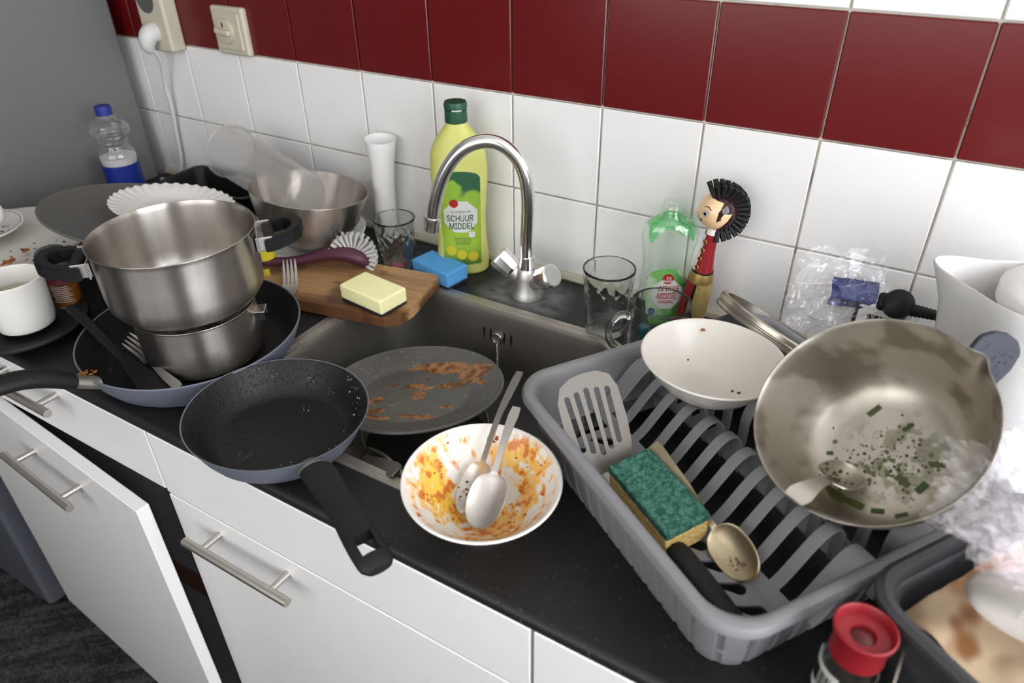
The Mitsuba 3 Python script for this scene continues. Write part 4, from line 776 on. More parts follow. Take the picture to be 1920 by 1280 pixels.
# ---------------------------------------------------------------- bowl with orange sauce and its two spoons
t = thing('sauce_bowl', 'white bowl smeared with orange sauce, holding two spoons, in front of the dish rack', 'bowl')
OBM = on(.4208, -.5213, .0008, (.027, -.03, 1))
OBP = [(0, .008), (.022, .008), (.033, .010), (.044, .0175), (.058, .0325), (.070, .0475), (.0775, .058), (.0802, .0602)]
part(t, 'body', lathe(shell(OBP, .0032, 5), 140), 'm_sauce_bowl', OBM)
part(t, 'foot', lathe([(.026, 0), (.034, 0), (.0345, .007), (.026, .007), (.026, 0)], 60), 'm_ceramic', OBM)
def f_sauce(p, n, uv):
    x, y = p.x - .4208, p.y + .5213; X = x * .859 + y * .512; Y = y * .859 - x * .512
    r = dr.sqrt(x * x + y * y) / .0802; a = dr.atan2(Y, X)
    w1 = fbm(X * 45, Y * 45, 1.0) - .5; w2 = fbm(X * 170, Y * 170, 4.0, 4) - .5
    swirl = fbm(r * 20 + 1.3 * a + 2.2 * w1, a * 2.0 + 4 + 1.5 * w1, 2.0, 4) - .5                 # streaks left by the spoon
    side = smoothstep(1.0, .80, r + .22 * w1 + .10 * w2) * (1 - smoothstep(.25, .95, dr.sin(a - .2)) * smoothstep(.40, .75, r))
    def lump(cx, cy, rx, ry, ro):
        c, s = math.cos(ro), math.sin(ro); u_ = ((X - cx) * c + (Y - cy) * s) / rx; v_ = ((Y - cy) * c - (X - cx) * s) / ry
        return dr.exp(-1.3 * (u_ * u_ + v_ * v_))
    field = 1.15 * lump(-.046, .012, .019, .036, .25) + 1.05 * lump(.054, .018, .014, .034, -.5) + .95 * lump(.030, .054, .026, .010, -.25) + .85 * lump(-.012, -.045, .045, .014, .1) + .7 * lump(.022, -.002, .014, .040, .35) + .55 * lump(0, 0, .03, .03, 0)
    field = field * .75 + 1.9 * swirl * side + 1.1 * w2 + .7 * w1 + .22
    m = smoothstep(.20, .60, field) * smoothstep(1.02, .93, r + .10 * w2)
    rim = smoothstep(.055, .01, dr.abs(r - .86 + .25 * w1)) * smoothstep(.1, -.55, Y / .08) * smoothstep(-.10, .15, w2 + .4 * w1 + .3 * swirl)
    deep = smoothstep(.05, .34, w2 + .55 * swirl + .30 * rim + .12 * smoothstep(.5, 1.2, field))
    yellow = dr.clip(lump(-.046, .012, .018, .034, .25) * 1.2 + .6 * lump(.030, .05, .02, .012, 0), 0, 1)
    c = mix(mix((.82, .46, .09), (.86, .54, .045), yellow), (.60, .155, .010), deep)
    c = mix(c, (.36, .07, .008), smoothstep(.22, .40, w2) * smoothstep(.1, .3, rim + .4 * swirl))
    stain = mix((.75, .74, .70), (.80, .60, .28), dr.clip(side * smoothstep(-.12, .30, swirl + .5 * w1) * .95, 0, 1))
    return mix(stain, c, dr.maximum(m * .96, rim))
mat('m_sauce_bowl', rp(proc(f_sauce), .09))
ob = pl([q[0] for q in OBP], [q[1] for q in OBP]); lumps, lumps2 = [], []
for k in range(90):
    a = q_.random() * 2 * PI; r = .028 + .048 * q_.random(); X, Y = r * math.cos(a), r * math.sin(a)
    if Y > .03 and abs(X) < .035: continue
    (lumps if k % 3 else lumps2).append(chunk(.0006 + .0013 * q_.random() ** 2, k, .5).apply_transform(Tr(X * .859 - Y * .512, X * .512 + Y * .859, float(ob(r)) + .0002)))
part(t, 'sauce_lumps', cat(lumps), 'm_food_orange', OBM, kind='stuff'); part(t, 'sauce_lumps', cat(lumps2), 'm_food_red', OBM, kind='stuff'); mat('m_food_red', rp((.34, .06, .008), .2))
# a spoon that lies face down in front, and one that is coated with sauce behind it
def leaning_spoon(label, tip, end, up, m, bw, extra=None):
    t = thing('spoon', label, 'spoon', 'spoons in the sauce bowl'); L = float(np.linalg.norm(np.array(tip) - end))
    part(t, 'body', spoon_mesh(L, hw=.0052, tipw=.0056, bl=.058, bw=bw, arch=.006, depth=.008), m, axis_frame(end, tip, up), smooth=50)
    return t
mat('m_cutlery_satin', rc((.52, .49, .46), .24))
leaning_spoon('clean steel spoon in the sauce bowl, in front of the sauce-covered one', (.4345, -.5555, .0245), (.4170, -.4420, .0935), (.10, -.75, .62), 'm_cutlery_satin', .0195)
t = leaning_spoon('steel spoon coated with brown-orange sauce, its handle sticking up out of the bowl', (.4060, -.5405, .0165), (.3990, -.4025, .1090), (-.35, -.5, .75), 'm_cutlery', .0195)
part(t, 'sauce', cat([stains((.405, -.522), .014, 61, 16, .001, .003, lambda x, y: TOP + .0275 + (y + .54) * .25, .5)]), 'm_food_dark2', kind='stuff'); mat('m_food_dark2', rp((.14, .045, .012), .2))
part(t, 'sauce', cat([stains((.4025, -.466), .007, 62, 9, .0008, .0026, lambda x, y: TOP + .0665 + (y + .466) * .66, .5)]), 'm_food_red', kind='stuff')

# ---------------------------------------------------------------- dish rack
t = thing('dish_rack', 'grey plastic dish rack at the right, holding cutlery, sponge and bowls', 'dish rack')
RU, RV = .381, .360
RK = np.eye(4); RK[:3, 0] = (.834, -.552, 0); RK[:3, 1] = (.552, .834, 0); RK[:3, 3] = (.3805, -.398, TOP)
NP_ = 520
def rring(d, z, r=.045, flute=0.0):
    ls = rrect(d, RU - d, d, RV - d, max(r - d * .5, .012), 14).exterior; L = ls.length; s = (np.arange(NP_) + .5) / NP_
    p = np.array([ls.interpolate(q, normalized=True).coords[0] for q in s]); tg = np.roll(p, -1, 0) - np.roll(p, 1, 0); tg /= np.linalg.norm(tg, axis=1, keepdims=True); nn = np.c_[tg[:, 1], -tg[:, 0]]
    if shapely.LinearRing(ls.coords).is_ccw is False: nn = -nn
    ph = (s * 52) % 1.0; bulge = np.clip(np.minimum(ph, 1 - ph) / .13, 0, 1)                # panels standing proud of narrow grooves
    p = p + nn * (flute * (bulge - .5))[:, None]
    return np.c_[p, np.full(NP_, z)]
walls = [rring(.030, .0015), rring(.027, .0, flute=.0), rring(.0255, .004, flute=.004), rring(.0215, .022, flute=.007), rring(.017, .05, flute=.007), rring(.0135, .070, flute=.006), rring(.0120, .0785, flute=.0015), rring(.0115, .0800), rring(.001, .0800), rring(-.0008, .0825), rring(-.0008, .0875), rring(.0015, .0915), rring(.0050, .0930), rring(.0095, .0925), rring(.0130, .0895), rring(.0160, .0820), rring(.0195, .065), rring(.0245, .045), rring(.0290, .0335), rring(.0330, .0300)]
part(t, 'wall', loft(walls, False, False), 'm_rack', RK, smooth=32)
def teardrop(x, y, ang, s=1.0):
    d = Point(0, 0).buffer(.0062 * s, quad_segs=8).union(Polygon([(-.0060 * s, .0012), (.0060 * s, .0012), (.0022 * s, -.0185 * s), (-.0022 * s, -.0185 * s)])).buffer(.0008)
    return aff.translate(aff.rotate(d, ang, origin=(0, 0)), x, y)
fl = rrect(.024, RU - .024, .024, .0985, .012); vl = sbox(.024, .183, RU - .024, .214); bk = sbox(.024, .300, RU - .024, RV - .024)
hl = []
for k in range(12):
    x = .060 + .0278 * k
    if k > 0: hl.append(teardrop(x, .0815, -38)); hl.append(teardrop(x + .004, .049, -38, 1.08))
    hl.append(teardrop(x, .206, 20, .8)); hl.append(teardrop(x, .318, 0, .8))
fl = fl.difference(Polygon([(.028, .030), (.070, .030), (.064, .060), (.064, .094), (.028, .094)]).buffer(.002)).difference(shapely.union_all(hl)); vl = vl.difference(shapely.union_all(hl)); bk = bk.difference(shapely.union_all(hl))
for po in (fl, vl, bk):
    for g_ in getattr(po, 'geoms', [po]):
        if g_.area > 1e-5: part(t, 'floor', ext(g_, .0026), 'm_rack', RK @ Tr(0, 0, .0304), smooth=False)
rp_ = np.array([(.108, .0385), (.114, .0425), (.128, .0570), (.143, .0740), (.153, .0830), (.163, .0868), (.172, .0845), (.1785, .0760), (.1815, .0600), (.183, .0320)])
prof = spl(rp_, 30)
strip0 = np.array([[(x, v, z) for v, z in ((.0965, .0330), (.100, .0345), (.1085, .0388))] for x in np.linspace(.026, RU - .026, 4)])
def rib(x0, x1, mirror=False):
    pr_ = prof.copy()
    if mirror: pr_[:, 0] = .397 - pr_[:, 0]
    e = .0009; P = np.array([[(x, v, z) for v, z in pr_] for x in (x0, x0 + e, x1 - e, x1)]); P[[0, 3], :, 2] -= .0006
    return slab(P, .0024)
part(t, 'fold', slab(strip0, .0025), 'm_rack', RK, smooth=30); sm2 = strip0.copy(); sm2[..., 1] = .397 - sm2[..., 1]; part(t, 'fold', slab(sm2, .0025), 'm_rack', RK, smooth=30)
for mir in (False, True):
    for k in range(12):
        x = .046 + .0278 * k; part(t, 'rib', rib(x - (.0190 if k == 0 else .0063), x + .0063 + (.014 if k == 11 else 0), mir), 'm_rack', RK, smooth=40)

# ---------------------------------------------------------------- in and on the rack
t = thing('slotted_turner', 'steel slotted turner with a black handle, lying in the dish rack under the green sponge', 'turner')
Nk, Tp, H0, H1 = np.array([.525, -.4349, .045]), np.array([.470, -.3973, .1289]), np.array([.6189, -.4948, .045]), np.array([.7028, -.553, .040])
BL = axis_frame(Nk, Tp, np.array([.55, -.62, .45])); Lb_ = float(np.linalg.norm(Tp - Nk))
bo = Polygon([(-.014, -.010), (.004, -.025), (.022, -.0325), (.05, -.0352), (Lb_ - .022, -.0345), (Lb_ - .007, -.029), (Lb_, -.016), (Lb_ + .001, 0), (Lb_ - .001, .014), (Lb_ - .008, .027), (Lb_ - .024, .0335), (.05, .0345), (.022, .0320), (.004, .025), (-.014, .010)]).buffer(-.004).buffer(.004)
for k, y in enumerate((-.0216, -.0108, 0, .0108, .0216)):
    bo = bo.difference(LineString([(.022 + .004 * abs(k - 2), y * .93), (Lb_ - .0175 - .002 * abs(k - 2), y * 1.04)]).buffer(.0029, quad_segs=6))
part(t, 'blade', ext(bo, .0014, .0005), 'm_turner', BL, smooth=30); mat('m_turner', rc((.235, .22, .20), .42))
sh = spl([tuple(Nk + [0, 0, TOP - .001]), tuple((Nk + H0) / 2 + [0, 0, TOP - .006]), tuple(H0 + [0, 0, TOP])], 14)
part(t, 'shank', tube(sh, pl([0, 5, 13], [.0105, .0065, .0070])(np.arange(14)), 12, up=(0, 0, 1), flat=.32), 'm_cutlery_dull')
dh = (H1 - H0) / np.linalg.norm(H1 - H0); hp = [H0 + dh * q + [0, 0, TOP] for q in (-.001, .002, .010, .04, .080, .101, .1085)]
part(t, 'handle', tube(spl(hp, 30), pl([0, 1, 3, 12, 22, 27, 29], [.0075, .0100, .0118, .0125, .0120, .0105, .007])(np.arange(30)), 22, up=(0, 0, 1), flat=.72), 'm_black_matt')
t = thing('green_sponge', 'green-topped sponge with a yellow pitted body, lying on the turner in the dish rack', 'sponge')
GMs = pose3((.5868, -.4555, .0345), (.0765, -.0495, -.003), (.033, .030, .004)) @ Sc(1.055, 1.055, 1.22)
part(t, 'foam', sponge_box(.0925, .0470, .0235, .0020, .0022, .0011, 11), 'm_foam_gold', GMs @ Tr(0, 0, .0120), smooth=60)
part(t, 'scourer', bumpy(tm(mf(rbox(.0945, .0480, .0085, .0022, 10)).refine_to_length(.0022)), .0011, 420, 6), 'm_scour_green', GMs @ Tr(0, 0, .0275), smooth=60, label='green scouring layer')
t = thing('tarnished_spoon', 'tarnished golden spoon standing on its edge against the green sponge', 'spoon')
part(t, 'body', spoon_mesh(.162, hw=.0095, tipw=.0080, bl=.056, bw=.0190, arch=.004, depth=.008, neck=.0032), 'm_gilt', axis_frame((.5599, -.4049, .0750), (.6932, -.4920, .0420), (-.45, -.35, .62)), smooth=50)
part(t, 'crumbs', stains((.676, -.481), .011, 71, 22, .0006, .0016, lambda x, y: TOP + .0415, .5), 'm_food_brown', kind='stuff')
t = thing('white_bowl', 'shallow white bowl standing level on the ribs of the dish rack', 'bowl')
WB = on(.5827, -.311, .0905, (.028, .027, 1))
part(t, 'body', lathe(shell([(0, .007), (.028, .007), (.038, .0095), (.052, .0205), (.064, .0345), (.072, .0465), (.0752, .0495)], .0028, 5), 130), 'm_bowl_cream', WB)
mat('m_bowl_cream', rp(proc(lambda p, n, uv: mix((.62, .595, .545), (.48, .38, .19), smoothstep(.55, .75, fbm(p.x * 40, p.y * 60, 3.0)) * smoothstep(.03, .012, dr.sqrt(dr.square(p.x - .590) + dr.square(p.y + .322))) * .7)), .08))
part(t, 'foot', lathe([(.022, 0), (.030, 0), (.031, .006), (.022, .006), (.022, 0)], 60), 'm_bowl_cream', WB)
part(t, 'crumb', cat([chunk(.0016, 81, .6).apply_transform(Tr(.614, -.330, TOP + .117)), chunk(.0020, 82, .5).apply_transform(Tr(.622, -.335, TOP + .121)), chunk(.0013, 83).apply_transform(Tr(.553, -.292, TOP + .113))]), 'm_food_dark', kind='stuff')
part(t, 'crumb', chunk(.0026, 84, .6).apply_transform(Tr(.5545, -.2515, TOP + .131)), 'm_food_orange')
t = thing('pan_lid', 'pan lid with a double steel rim leaning in the dish rack behind the white bowl', 'lid')
LDm = on(.620, -.150, .085, (.31, .42, .777), 0) @ Sc(.94, .94, .94)
part(t, 'rim', lathe([(.082, -.003), (.0895, -.003), (.0905, -.0015), (.0905, .003), (.0885, .0045), (.0885, .0055), (.0905, .0070), (.0905, .0125), (.0890, .0145), (.082, .0145), (.082, -.003)], 130), 'm_lidrim', LDm, smooth=30); mat('m_lidrim', rc((.50, .46, .40), .10))
part(t, 'glass', lathe([(0, -.010), (.04, -.008), (.075, -.002), (.082, .001), (.082, .004), (.075, .001), (.04, -.005), (0, -.007)], 90), 'm_lidglass', LDm); mat('m_lidglass', rp((.035, .038, .045), .05))
part(t, 'knob', lathe([(0, -.010), (.006, -.010), (.006, -.018), (.013, -.024), (.013, -.030), (0, -.032)], 30), 'm_black', LDm)

t = thing('large_steel_bowl', 'large steel bowl with herb scraps, leaning in the dish rack at the right', 'bowl')
SB = on(.7407, -.4035, .188, (-.382, -.666, 1)); sbn = SB[:3, 2].copy()
SBP = [(0, -.083), (.045, -.083), (.058, -.0805), (.068, -.073), (.077, -.058), (.085, -.036), (.0905, -.014), (.0925, -.003), (.0950, .0005)]
mm, uv = lathe_uv(shell(SBP, .0014, 5), 180)
sd = (np.array([.860, -.30, .22]) - np.array([.7407, -.4035, .188])); sl = SB[:3, :3].T @ sd; sa_ = math.atan2(sl[1], sl[0])
vv = mm.vertices; an = np.arctan2(vv[:, 1], vv[:, 0]); dl = np.abs((an - sa_ + PI) % (2 * PI) - PI); k_ = np.exp(-(dl / .10) ** 2) * np.clip((vv[:, 2] + .030) / .030, 0, 1) ** 1.5
vv[:, :2] *= (1 + .060 * k_)[:, None]; vv[:, 2] -= .0015 * k_; mm.vertices = vv
put_seamless(uniq(f'{t}__body'), mm, uv, 'm_bowl_steel', SB, 180)
sbc = np.array([.7407, -.4035, 1.088]); sbx, sby = SB[:3, 0], SB[:3, 1]
def f_bsteel(p, n, uv):
    d = p - mi.Point3f(*sbc.tolist()); X = d.x * float(sbx[0]) + d.y * float(sbx[1]) + d.z * float(sbx[2]); Y = d.x * float(sby[0]) + d.y * float(sby[1]) + d.z * float(sby[2])
    g = fbm(X * 34 + 3, Y * 34, d.z * 30); m = smoothstep(.46, .66, g)
    r = dr.sqrt(X * X + Y * Y); film = smoothstep(.074, .05, r)
    c = mix((.43, .40, .35), (.20, .180, .14), m * .8)
    c = mix(c, (.60, .57, .51), film * .75)
    herb = smoothstep(.50, .66, fbm(X * 110, Y * 110, 2.0)) * smoothstep(.055, .03, dr.sqrt(dr.square(X - .012) + dr.square(Y + .004)) + .02 * (fbm(X * 60, Y * 60) - .5))
    return mix(c, (.13, .13, .05), herb * .55)
scene['m_bowl_steel'] = {'type': 'twosided', 'b': rc(proc(f_bsteel), .12, .22)}
sz = pl([q[0] for q in SBP], [q[1] for q in SBP])
def scatter(n, seed, cx, cy, sx, sy, r0, r1, flat=.5):
    q = np.random.default_rng(seed); o = []
    for i in range(n):
        x, y = cx + sx * q.normal(), cy + sy * q.normal(); r = math.hypot(x, y)
        if r > .08: continue
        o.append(chunk(r0 + (r1 - r0) * q.random() ** 3, seed + i, flat).apply_transform(Tr(x, y, float(sz(r)) + .0003) @ Rz(q.random() * 360)))
    return cat(o)
part(t, 'herb_crumbs', scatter(210, 101, .008, -.006, .022, .018, .0003, .0015), 'm_food_herb', SB, kind='stuff'); mat('m_food_herb', rp((.045, .045, .012), .4))
part(t, 'herb_crumbs', scatter(120, 102, .012, -.010, .020, .014, .0005, .0026, .22), 'm_food_green2', SB, kind='stuff'); mat('m_food_green2', rp((.17, .17, .06), .4))
for x, y, a, l, w in ((-.020, .040, 55, .014, .005), (.012, .030, 50, .011, .0035), (.043, .000, 5, .013, .0042), (.020, -.022, -30, .013, .006), (-.012, -.055, -10, .016, .007), (.008, -.056, 12, .011, .005), (.028, -.055, 35, .011, .006), (-.030, -.052, -15, .022, .011), (.036, -.024, 60, .012, .006), (-.0468, -.012, 20, .006, .0035)):
    r = math.hypot(x, y); lf = cbox(-l / 2, l / 2, -w / 2, w / 2, 0, .0009, .0003); ph = math.degrees(math.atan2(y, x)); sl_ = math.degrees(math.atan2(float(sz(min(r + .002, .094))) - float(sz(max(r - .002, 0))), .004 if r > .002 else .002))
    part(t, 'leaf', lf, 'm_food_green' if l > .012 else 'm_food_leaf', SB @ Tr(x, y, float(sz(r)) + .0006) @ Rz(ph) @ Ry(-sl_) @ Rz(a - ph), smooth=False, label='green leek scrap')
mat('m_food_leaf', rp((.035, .075, .014), .3))
t = thing('bowl_spoon', 'steel spoon with herb scraps, its handle over the front rim of the large steel bowl', 'spoon')
def sbp(x, y, z): return (SB @ [x, y, z, 1])[:3] - [0, 0, TOP]
part(t, 'body', spoon_mesh(.115, hw=.0085, tipw=.0105, bl=.050, bw=.0185, arch=.008, depth=.008, neck=.0038), 'm_cutlery', axis_frame(sbp(-.034, -.093, .009), sbp(-.022, -.030, -.068), sbn * .6 + np.array([0, -.3, .3])), smooth=50)
part(t, 'herb_scraps', cat([chunk(.0007 + .0014 * q_.random(), 200 + k, .5).apply_transform(SB @ Tr(-.025 + .010 * q_.normal() * .8, -.047 + .008 * q_.normal() * .8, -.0490)) for k in range(34)]), 'm_food_herb', kind='stuff')
t = thing('grey_spatula', 'blue-grey plastic spatula head with water drops, standing behind the large steel bowl', 'spatula')
GS = axis_frame((.790, -.300, .075), (.826, -.255, .195), (.55, -.75, .25))
hdp = ((lambda g: g.buffer(-.010).buffer(.010)))(Polygon([(.085, -.012), (.10, -.020), (.125, -.0245), (.142, -.022), (.150, -.012), (.1525, 0), (.150, .012), (.142, .0215), (.125, .0225), (.10, .018), (.085, .012)]).buffer(.002))
part(t, 'head', ext(hdp, .0045, .0015), 'm_spat', GS, smooth=40); mat('m_spat', rp((.06, .068, .095), .38, 1.4))
part(t, 'handle', tube([(0, 0, .002), (.045, 0, .002), (.09, 0, .002)], [.006, .0065, .010], 12, up=(0, 0, 1), flat=.4), 'm_spat', GS)
part(t, 'water_drops', cat([chunk(.0006 + .0012 * q_.random() ** 2, k, .5).apply_transform(Tr(.095 + .05 * q_.random(), .017 * (2 * q_.random() - 1), .0046)) for k in range(90)]), 'm_glass', GS, kind='stuff')

# ---------------------------------------------------------------- kettle, plug, wrappings
t = thing('electric_kettle', 'white electric kettle with a wide spout, against the wall at the right edge', 'kettle')
KM = on(.872, -.128, .0, spin=172)                                        # x: towards the spout
na = 120; ka = np.arange(na) * 2 * PI / na
def kring(r, z, sp_, dz=0.0, sh_=0.0):
    k = np.exp(-(((ka + PI) % (2 * PI) - PI) / .42) ** 2); return np.c_[(r + sp_ * k) * np.cos(ka) + sh_, (r + sp_ * k * .75) * np.sin(ka), z + dz * k]
kb = [kring(.080, 0, 0), kring(.084, .004, 0), kring(.084, .02, 0), kring(.081, .08, .004), kring(.077, .13, .012), kring(.074, .17, .022), kring(.0725, .195, .034), kring(.0720, .206, .041, .004), kring(.0710, .2085, .041, .0045), kring(.0690, .206, .038, .003), kring(.0685, .190, .028), kring(.066, .16, .010), kring(.060, .1, 0)]
part(t, 'body', loft(kb, True, True), 'm_white_plastic', KM, smooth=40)
part(t, 'lid', lathe([(0, .190), (.0675, .190), (.0690, .2055), (.0672, .2105), (.060, .2150), (.050, .2185), (.046, .2190), (.0425, .2170), (.034, .2100), (.022, .2065), (0, .2060)], 90).apply_transform(Tr(-.010, 0, .002) @ Ry(-3)), 'm_white_plastic', KM, smooth=40)
part(t, 'handle', tube(spl([(-.070, 0, .200), (-.105, 0, .196), (-.128, 0, .160), (-.124, 0, .10), (-.105, 0, .055), (-.082, 0, .045)], 40), .0115, 16, up=(0, 1, 0), flat=1.25), 'm_white_plastic', KM, smooth=50)
part(t, 'base', lathe([(0, -.0), (.088, -.0), (.089, .003), (.086, .0065), (0, .0065)], 80), 'm_black', KM)
def film_mesh(w, h, nx, ny, seed, amp, taper=0.0):
    """crumpled sheet of film, x across and z up"""
    x, z = np.meshgrid(np.linspace(-w / 2, w / 2, nx), np.linspace(0, h, ny), indexing='ij'); q = np.stack([x, 0 * x, z], -1)
    a = np.abs(meshkit.noise(q * 28 + seed, seed) - .5) * 2; b = np.abs(meshkit.noise(q * np.array([55, 1, 38]) + seed * 3 + z[..., None] * 9, seed + 1) - .5) * 2; c = np.abs(meshkit.noise(q * 120 + seed, seed + 2) - .5)
    d = amp * (1.3 * a + .55 * b + .22 * c); return np.stack([x * (1 - taper * z / h) + amp * .5 * (b - .5), d, z + amp * .3 * (a - .5)], -1)
mat('m_film', {'type': 'blendbsdf', 'weight': .018, 'a': {'type': 'thindielectric', 'int_ior': 1.5}, 'b': {'type': 'principledthin', 'base_color': col((.9, .9, .92)), 'roughness': .25, 'spec_trans': .2, 'diff_trans': 1.0, 'eta': 1.5}})
mat('m_film_white', {'type': 'blendbsdf', 'weight': .13, 'a': {'type': 'thindielectric', 'int_ior': 1.28}, 'b': {'type': 'principledthin', 'base_color': col((.66, .66, .67)), 'roughness': .2, 'spec_trans': .1, 'diff_trans': 1.0, 'eta': 1.5}})
t = thing('plastic_bag', 'crumpled clear plastic bag with a blue print, propped against the tiles beside the black plug', 'bag')
FB = on(.675, -.060, .0, spin=12)
f1 = film_mesh(.105, .172, 46, 70, 3, .030, -.05); f1[..., 0] += .012 * (1 - f1[..., 2] / .172) * -1 + np.where(f1[..., 2] > .12, (f1[..., 2] - .12) * -.25 * np.sign(f1[..., 0] - .01), 0)
part(t, 'front_film', open_sheet(f1), 'm_film', FB, smooth=False)
f2 = film_mesh(.11, .150, 40, 56, 9, .022); f2[..., 1] += .022; part(t, 'back_film', open_sheet(f2), 'm_film', FB, smooth=False)
f3 = film_mesh(.055, .045, 20, 16, 13, .012); f3[..., 0] += .020; f3[..., 1] += .024; f3[..., 2] += .080; part(t, 'blue_print', open_sheet(f3), 'm_film_blue', FB, smooth=False, label='blue printed part'); mat('m_film_blue', rp((.055, .075, .24), .2))
f4 = film_mesh(.022, .05, 10, 18, 15, .012); f4[..., 0] += .038; f4[..., 1] += .026; f4[..., 2] += .040; part(t, 'dark_print', open_sheet(f4), 'm_film_dark', FB, smooth=False, label='dark printed part'); mat('m_film_dark', rp((.02, .02, .05), .2))
t = thing('flat_pack', 'small clear and white pack with a barcode, under the black plug by the wall', 'package')
part(t, 'body', rbox(.066, .020, .094, .003).apply_transform(Tr(.7305, -.0155, TOP + .0475)), 'm_white_plastic')
for k, w_ in enumerate((1, 2, 1, 1, 3, 1, 2, 1, 1, 2, 3, 1, 1)): part(t, 'barcode_line', bx(-.0005 * w_, .0005 * w_, -.0004, .0004, 0, .030).apply_transform(Tr(.7110 + .0026 * k, -.0258, TOP + .050)), 'm_black', smooth=False)
part(t, 'blue_mark', bx(.747, .754, -.0262, -.0256, TOP + .055, TOP + .088), 'm_printblue', smooth=False)
t = thing('black_plug', 'black mains plug with a ribbed cord sleeve, lying between the plastic bag and the kettle', 'plug')
part(t, 'body', cat([lathe([(0, -.010), (.016, -.010), (.0185, -.006), (.0185, .004), (.0175, .008), (.010, .0125), (0, .013)], 40).apply_transform(Ry(10)), rbox(.040, .022, .020, .005).apply_transform(Tr(-.004, 0, -.006))]), 'm_black', on(.741, -.044, .1130, (.0, -.75, .6)))
part(t, 'sleeve', lathe([(0, 0), *[(.0075 - .0022 * (k / 16) + (.0012 if k % 2 else 0), .0022 * k) for k in range(17)], (0, .036)], 20).apply_transform(Ry(90)), 'm_black', on(.757, -.046, .1105, (.0, -.75, .6)))
part(t, 'cord', tube(spl([(.792, -.047, TOP + .1105), (.815, -.04, TOP + .100), (.83, -.022, TOP + .06), (.85, -.018, TOP + .01), (.93, -.018, TOP + .004), (1.0, -.05, TOP + .004)], 30), .0036, 10), 'm_black')

# ---------------------------------------------------------------- bottom right: tub, paper, film, red-capped grinder
t = thing('grey_tub', 'dark grey plastic tub at the bottom right, filled with brown paper and film', 'tub')
TU, TV, TH_ = .30, .27, .118
TB = RK @ Tr(.3885, .112, 0)
def tring(d, z, r=.04):
    ls = rrect(d, TU - d, d, TV - d, max(r - d * .6, .012), 12).exterior; return np.c_[np.array([ls.interpolate((k + .5) / 200, normalized=True).coords[0] for k in range(200)]), np.full(200, z)]
part(t, 'body', loft([tring(.030, .0005), tring(.026, .003), tring(.010, TH_ - .014), tring(.002, TH_ - .012), tring(-.001, TH_ - .008), tring(-.0005, TH_ - .003), tring(.004, TH_), tring(.009, TH_ - .0005), tring(.0115, TH_ - .005), tring(.0125, TH_ - .012), tring(.0165, TH_ - .016), tring(.022, TH_ - .05), tring(.032, .006)]), 'm_tub', TB, smooth=35); mat('m_tub', rp((.045, .045, .05), .3))
t = thing('brown_paper', 'crumpled stained brown paper filling the grey tub', 'paper')
x, y = np.meshgrid(np.linspace(.030, .27, 60), np.linspace(.0135, .245, 60), indexing='ij'); q = np.stack([x, y, 0 * x], -1)
z = .104 + .034 * np.clip((y - .03) / .2, 0, 1) + .018 * (np.abs(meshkit.noise(q * 17 + 4, 5) - .5) * 2 - .3) + .010 * (np.abs(meshkit.noise(q * 40 + 4, 6) - .5)) + .012 * np.sin(x * 42 + y * 10) * .6
z -= .012 * np.clip((.06 - x) / .03, 0, 1)
part(t, 'sheet', slab(np.stack([x, y + .003 * np.sin(x * 25), z], -1), .0006), 'm_paper', TB, smooth=True)
mat('m_paper', rp(proc(lambda p, n, uv: mix(mix((.68, .48, .28), (.84, .66, .44), fbm(p.x * 22, p.y * 22, 1.0)), (.33, .13, .025), smoothstep(.54, .72, fbm(p.x * 26 + 3, p.y * 18, 4.0)))), .45))
t = thing('tub_spoon', 'stained steel serving spoon lying on the brown paper in the grey tub', 'spoon')
part(t, 'body', spoon_mesh(.20, hw=.008, bl=.092, bw=.024, depth=.011, neck=.004), 'm_cutlery_dull', axis_frame((1.034, -.520, .150), (.8350, -.5040, .1400), (-.1, .45, -1)), smooth=50)
t = thing('cling_film', 'crumpled ball of clear cling film on the brown paper, at the right edge', 'film')
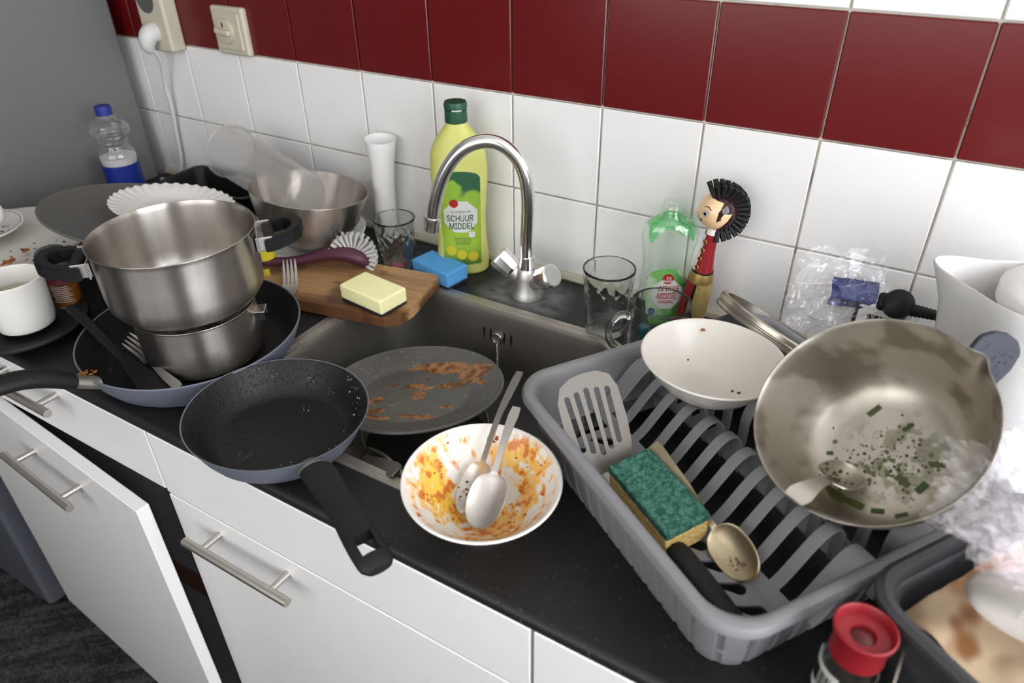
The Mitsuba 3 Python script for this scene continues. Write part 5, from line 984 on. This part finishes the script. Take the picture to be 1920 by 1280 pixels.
def crumple(r, seed, sub, sc_):
    m = trimesh.creation.icosphere(sub, 1.0); v = m.vertices; a = np.abs(meshkit.noise(v * 2.3 + seed, seed) - .5) * 2; b = np.abs(meshkit.noise(v * 5.5 + seed, seed + 1) - .5) * 2; c = np.abs(meshkit.noise(v * 13 + seed, seed + 2) - .5) * 2
    m.vertices = v * (r * (.62 + .45 * a + .26 * b + .10 * c))[:, None] * np.array(sc_); return m
part(t, 'outer_fold', crumple(.058, 21, 5, (1.15, 1.0, .95)), 'm_film_white', on(.866, -.440, .172), smooth=False)
part(t, 'inner_fold', crumple(.048, 25, 4, (1.1, 1.0, .9)), 'm_film_white', on(.870, -.438, .170), smooth=False)
part(t, 'outer_fold', crumple(.056, 31, 5, (1.1, 1.1, .8)), 'm_film_white', on(.905, -.470, .165), smooth=False)
t = thing('spice_grinder', 'glass spice grinder with a red cap and a barcode label, at the bottom edge', 'grinder')
SG = on(.7810, -.5580, .0)
part(t, 'glass', lathe([(0, 0), (.021, 0), (.0225, .002), (.0225, .066), (.0205, .078), (.0180, .084), (.0180, .088), (0, .088)], 48), 'm_pet', SG)
part(t, 'spice', lathe([(0, .003), (.0205, .003), (.0212, .006), (.0212, .052), (0, .055)], 40), 'm_food_dark', SG, label='dark spice')
part(t, 'cap', lathe([(0, .086), (.0195, .086), (.0198, .088), (.0192, .096), (.0200, .104), (.0226, .1135), (.0226, .1155), (.0212, .1163), (.0196, .1145), (.0182, .1085), (.0095, .1075), (.0085, .1045), (0, .1040)], 60), 'm_red', SG, label='red cap with a sunken top')
part(t, 'cap_inlay', lathe([(0, .1045), (.0075, .1045), (.0080, .1055), (.004, .1075), (0, .1080)], 36), 'm_red_dark', SG, label='dark red plug in the cap')
part(t, 'paper_label', wrap_cyl(patch(.036, .034), .0227, .040, -150), 'm_printwhite', SG, label='white label')
for k, w_ in enumerate((1, 2, 1, 3, 1, 1, 2, 1, 2, 1)): part(t, 'barcode_line', wrap_cyl(bx(-.00045 * w_, .00045 * w_, 0, .018, .0003, .0005).apply_translation([-.006 + .0024 * k, .050, 0]), .0227, 0, -158), 'm_black', SG, smooth=False)
t = thing('butter_knife', 'steel knife standing on its edge between the red-capped grinder and the tub', 'knife')
part(t, 'blade', knife_mesh(.13, .010), 'm_cutlery', axis_frame((.806, -.640, .030), (.8135, -.520, .078), (1, -.1, .1)))
